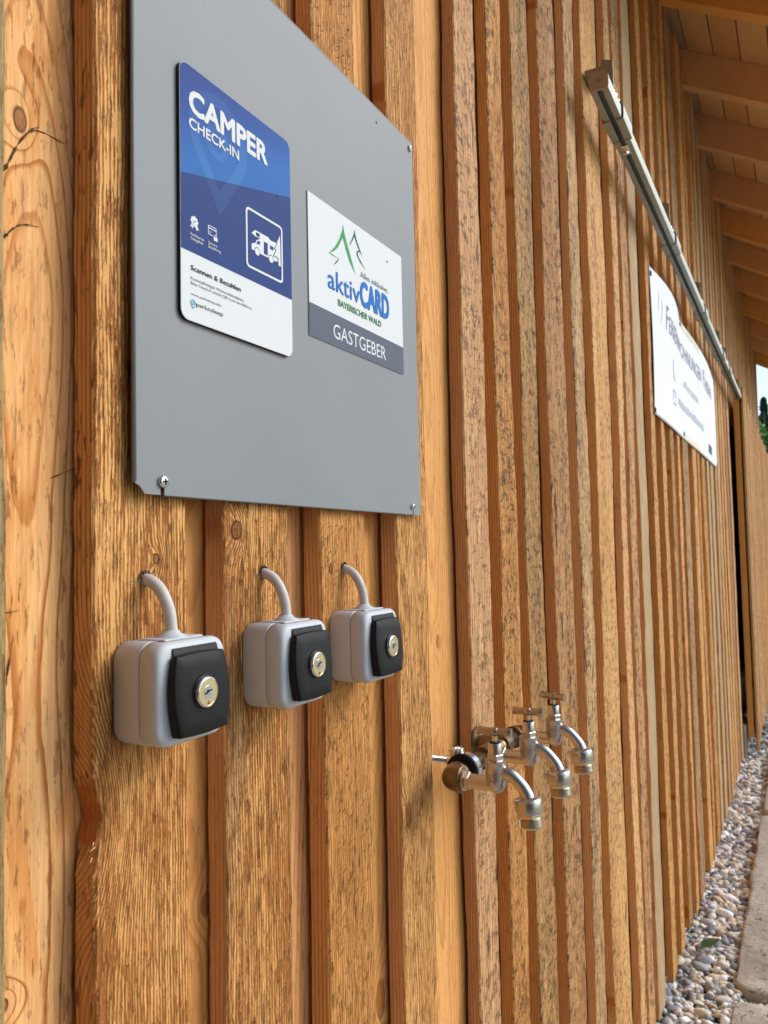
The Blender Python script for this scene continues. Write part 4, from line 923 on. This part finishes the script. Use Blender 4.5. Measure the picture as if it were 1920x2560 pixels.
M_STONE = stone_mat()
def ground_mat():
    t = NT('fine_yard_gravel'); P = t.obj()
    c = t.mix(t.lin(t.noise(P, 3, 5, 0.6), 0.3, 0.7), S(196, 192, 182), S(216, 212, 202)); c = t.mix(t.lin(t.noise(P, 140, 3, 0.6), 0.4, 0.7), c, S(128, 118, 104))
    return t.fin(c, 0.95, 0, 0.2)
def grass_mat():
    t = NT('meadow_grass'); P = t.obj(); return t.fin(t.mix(t.lin(t.noise(P, 0.6, 6, 0.7), 0.3, 0.7), S(86, 110, 52), S(124, 140, 74)), 0.95, 0, 0.1)
def sheet(name, pts, z, mat):
    o = mesh_obj(name, [(x, y, z) for x, y in pts], [tuple(range(len(pts)))], mat); o['kind'] = 'structure'; return o
sheet('ground', [(-900, -900), (900, -900), (900, 900), (-900, 900)], 0.150, grass_mat())
sheet('yard', [(-9, -9.0), (13.5, -9.0), (13.5, 2.5), (-9, 2.5)], 0.162, ground_mat())
# rows of paving slabs
pv = bpy.data.objects.new('paving', None); COL.objects.link(pv); pv['kind'] = 'structure'
def slab(x0, x1, y0, y1, zt, seed):
    r = np.random.default_rng(seed); n = 44; pts = []
    o_ = rrect(x0, x1, y0, y1, 0.045, 6); dens = []
    for p, q in zip(o_, o_[1:]+o_[:1]):
        L = math.hypot(q[0]-p[0], q[1]-p[1]); m_ = max(1, int(L/0.04))
        for k in range(m_): dens.append((p[0]+(q[0]-p[0])*k/m_, p[1]+(q[1]-p[1])*k/m_))
    cx, cy = (x0+x1)/2, (y0+y1)/2
    N = len(dens); ph = r.random(6)*6.28
    def jit(i):
        u = 2*PI*i/N; return 0.004*math.sin(9*u+ph[0])+0.003*math.sin(23*u+ph[1])+r.normal(0, 0.0012)
    bot, mid, top, inn = [], [], [], []
    for i, (x, y) in enumerate(dens):
        d = jit(i); dx, dy = x-cx, y-cy; L = math.hypot(dx, dy); dx, dy = dx/L, dy/L
        bot.append((x+dx*d-cx, y+dy*d-cy, 0.15)); mid.append((x+dx*d-cx, y+dy*d-cy, zt-0.010+r.normal(0, 0.001))); top.append((x+dx*(d-0.006)-cx, y+dy*(d-0.006)-cy, zt-0.003)); inn.append((x+dx*(d-0.02)-cx, y+dy*(d-0.02)-cy, zt))
    V = bot+mid+top+inn; F = []
    for a in range(3):
        for i in range(N): F.append((a*N+i, a*N+(i+1) % N, (a+1)*N+(i+1) % N, (a+1)*N+i))
    F.append(tuple(range(3*N, 4*N)))
    o = mesh_obj('paving_slab', V, F, M_STONE, pv, True); o.data.set_sharp_from_angle(angle=math.radians(50)); o.location = (cx, cy, 0); return o
xs_ = [-1.6, 0.55, 2.735, 4.62, 6.3, 8.2, 10.2, 12.3]
for row in range(4):
    yo = -0.168-row*0.66
    for k in range(len(xs_)-1):
        sh_ = 0 if row == 0 else (0.35*((row*7) % 3)); slab(xs_[k]+0.06+sh_ if k or row else xs_[k], xs_[k+1]-0.01+sh_, yo-0.62, yo-random.uniform(0, 0.008), 0.250+random.uniform(-0.004, 0.004), 60+row*10+k)

def pebble_mat():
    t = NT('mixed_river_pebbles'); g = t.n('NewGeometry', out=8); P = t.obj()
    cols = [S(168, 166, 160), S(204, 200, 190), S(122, 124, 128), S(226, 226, 218), S(184, 174, 158), S(98, 102, 108), S(214, 210, 202), S(158, 152, 144), S(190, 172, 140), S(234, 234, 228), S(142, 144, 144), S(190, 174, 162), S(116, 116, 114), S(206, 192, 166)]
    c = t.ramp(g, [(i/len(cols), cc) for i, cc in enumerate(cols)], 'CONSTANT')
    c = t.mix(t.lin(t.noise(P, 90, 4, 0.6), 0.35, 0.7), t.mix(1.0, c, (1.34, 1.38, 1.44, 1), 'MULTIPLY'), t.mix(0.25, c, S(120, 116, 110)))
    t.bump(t.noise(P, 260, 3, 0.6), 0.25, 0.001); return t.fin(c, 0.62, 0, 0.35)
ico = bmesh.new(); bmesh.ops.create_icosphere(ico, subdivisions=2, radius=1.0)
iv = np.array([v.co[:] for v in ico.verts]); ifc = np.array([[v.index for v in f.verts] for f in ico.faces]); ico.free()
ico1 = bmesh.new(); bmesh.ops.create_icosphere(ico1, subdivisions=1, radius=1.0)
iv1 = np.array([v.co[:] for v in ico1.verts]); ifc1 = np.array([[v.index for v in f.verts] for f in ico1.faces]); ico1.free()
VV, FF, off = [], [], 0
def gz(x): return float(np.interp(x, [2.4, 3.2, 4.2], [0.238, 0.222, 0.196]))
def add_pebble(x, y, z, s, hi):
    global off
    v0, f0 = (iv, ifc) if hi else (iv1, ifc1)
    ax = np.array([s*rng.uniform(1.0, 1.75), s*rng.uniform(0.75, 1.05), s*rng.uniform(0.5, 0.8)])
    p = v0*(1+0.16*np.sin(v0 @ rng.normal(0, 1.7, 3)+rng.random()*6)[:, None])
    p = np.sign(p)*np.abs(p)**rng.uniform(0.85, 1.05)*ax
    an = rng.random()*6.28; ti = rng.normal(0, 0.35); tj = rng.normal(0, 0.35)
    Rz = np.array([[math.cos(an), -math.sin(an), 0], [math.sin(an), math.cos(an), 0], [0, 0, 1]]); Rx = np.array([[1, 0, 0], [0, math.cos(ti), -math.sin(ti)], [0, math.sin(ti), math.cos(ti)]]); Ry = np.array([[math.cos(tj), 0, math.sin(tj)], [0, 1, 0], [-math.sin(tj), 0, math.cos(tj)]])
    p = p @ (Rx @ Ry @ Rz).T + np.array([x, y, z]); VV.append(p); FF.append(f0+off); off += len(p)
x = -0.6
while x < 9.6:
    near = 2.2 < x < 5.2; st = 0.0205 if near else (0.024 if x < 7 else 0.034)
    y = 0.07
    while y > -0.185:
        for lay in (0, 1):
            s = float(np.clip(rng.lognormal(math.log(0.0116 if near else st*0.56), 0.34), 0.006, 0.026))
            add_pebble(x+rng.uniform(-1, 1)*st*0.6, y+rng.uniform(-1, 1)*st*0.5, gz(x)-0.012+lay*0.010+rng.uniform(-0.004, 0.006)-0.02*max(0, y-0.01), s, near and lay == 1)
        y -= st
    x += st*1.15
for xj in xs_[1:5]:
    for _ in range(170): add_pebble(xj+0.02+rng.uniform(-0.045, 0.045), rng.uniform(-0.80, -0.15), gz(xj)-0.012+rng.uniform(-0.006, 0.010), float(rng.uniform(0.006, 0.014)), False)
grv = mesh_obj('gravel', np.concatenate(VV), np.concatenate(FF), pebble_mat(), None, True); grv['kind'] = 'stuff'
sheet('gravel_bed', [(-0.8, -0.20), (9.8, -0.20), (9.8, 0.12), (-0.8, 0.12)], 0.180, plain('dark_soil', S(74, 66, 58), 0.95))
# stone footing seen under the door
ft = bm_obj('footing_stone', box_bm((6.02, -0.02, 0.15), (6.30, 0.05, 0.42), 0.012), M_STONE); tag(ft, 'pale footing stone in the gap under the sliding door', 'stone')
# a green leaf on the pebbles
L = bmesh.new(); n = 9; rows = []
for i in range(n+1):
    u = i/n; w = 0.023*math.sin(PI*u**0.8)*(1-0.2*u)+0.0008; zc = 0.006*math.sin(PI*u)
    rows.append([L.verts.new((-0.045+0.09*u, -w, zc+0.008)), L.verts.new((-0.045+0.09*u, 0, zc)), L.verts.new((-0.045+0.09*u, w, zc+0.006))])
for a, b in zip(rows, rows[1:]):
    for k in range(2): L.faces.new((a[k], a[k+1], b[k+1], b[k]))
lf = bm_obj('fallen_leaf', L, M_LEAF, smooth=True); lf.location = (3.03, -0.075, 0.256); lf.rotation_euler = (0.1, -0.15, -0.7); tag(lf, 'green leaf lying on the pebbles beside the wall', 'leaf')

# ------------------------------------------------------------------ trees beyond the end of the wall
def leaf_mat(name, a, b):
    t = NT(name); g = t.n('NewGeometry', out=8); return t.fin(t.mix(g, a, b), 0.7, 0, 0.2)
M_CON = leaf_mat('conifer_needles', S(50, 78, 62), S(82, 108, 84)); M_DEC = leaf_mat('bright_foliage', S(96, 136, 62), S(142, 170, 92)); M_DK = leaf_mat('dark_foliage', S(58, 88, 50), S(96, 124, 70)); M_TRUNK = plain('bark', S(92, 74, 58), 0.9)
def tree(name, label, x, y, z0, h, rad, kind, mat, seed, nleaf=2600):
    r = np.random.default_rng(seed); t = thing(name, label, 'tree', (x, y, z0), 'trees beyond the barn')
    bm_obj('trunk', tube_bm([(0, 0, -0.1), (0.02*h*r.normal(0, .3), 0, h*0.5), (0, 0, h*0.93)], [h*0.022, h*0.015, h*0.003], 8), M_TRUNK, t, smooth=True)
    V = []; F = []
    for _ in range(nleaf):
        if kind == 'conifer':
            u = r.random()**0.75; zz = h*(0.08+0.92*u); lim = rad*(1-u)*(0.72+0.28*math.sin(u*60+r.random()))+0.04; a = r.random()*6.28; q = lim*math.sqrt(r.random()); p = np.array([q*math.cos(a), q*math.sin(a), zz-0.25*q]); s = h*0.013
        else:
            rv = h*0.36; zc = h-rv; k = math.floor(r.random()*26); rr = np.random.default_rng(seed*31+k); ctr = rr.normal(0, 1, 3); ctr = ctr/np.linalg.norm(ctr)*(0.35+0.38*rr.random())
            c = r.normal(0, 1, 3); c = c/np.linalg.norm(c)*0.36*r.random()**0.5
            p = np.array([rad*(ctr[0]+c[0]), rad*(ctr[1]+c[1]), zc+rv*(ctr[2]+c[2])]); s = h*0.013
        d1 = r.normal(0, 1, 3); d1 /= np.linalg.norm(d1); d2 = np.cross(d1, r.normal(0, 1, 3)); d2 /= np.linalg.norm(d2); b = len(V)
        V += [p-d1*s*1.6, p+d2*s*0.7, p+d1*s*1.6, p-d2*s*0.7]; F.append((b, b+1, b+2, b+3))
    mesh_obj('crown', V, F, mat, t); return t
tree('conifer_tree', 'dark spruce with a pointed top rising above its neighbours', 62, 1.66, 0, 12.3, 2.4, 'conifer', M_CON, 3, 4200)
k = 0
for (x, y, h, rd) in ((66, 2.7, 11.9, 2.4), (67, 0.3, 11.9, 2.4), (66, -3.0, 12.6, 2.8), (68, 6.6, 13.0, 2.6)):
    tree('leafy_tree', ('dark leafy tree just left of the pointed spruce', 'dark leafy tree just right of the pointed spruce', 'dark leafy tree further right in the tree row', 'tall dark leafy tree at the left end of the tree row')[k], x, y, 0, h, rd, 'leafy', M_DK, 10+k, 4200); k += 1
tree('leafy_tree', 'bright green leafy tree in front of the spruces beyond the barn', 34, 0.72, 0, 7.5, 2.0, 'leafy', M_DEC, 21, 7000)
tree('leafy_tree', 'darker green leafy tree beside the bright one', 40, -4.4, 0, 7.6, 2.6, 'leafy', M_DK, 22, 4200)
tree('leafy_shrub', 'dark green leafy shrub low in front of the bright tree', 26, 0.50, 0, 5.4, 1.7, 'leafy', M_DK, 23, 5200)
hl = bmesh.new(); R = []
for i in range(41):
    y_ = -260+13*i; hh = 9+5*math.sin(i*0.6)+3*math.sin(i*1.7); R.append((hl.verts.new((170, y_, 0)), hl.verts.new((210, y_, hh)), hl.verts.new((260, y_, 0))))
for a, b in zip(R, R[1:]):
    for k in range(2): hl.faces.new((a[k], b[k], b[k+1], a[k+1]))
h_ = bm_obj('hill', hl, plain('wooded_hill', S(86, 112, 92), 0.95, noise=0.3, nscale=0.2), smooth=True); h_['kind'] = 'structure'
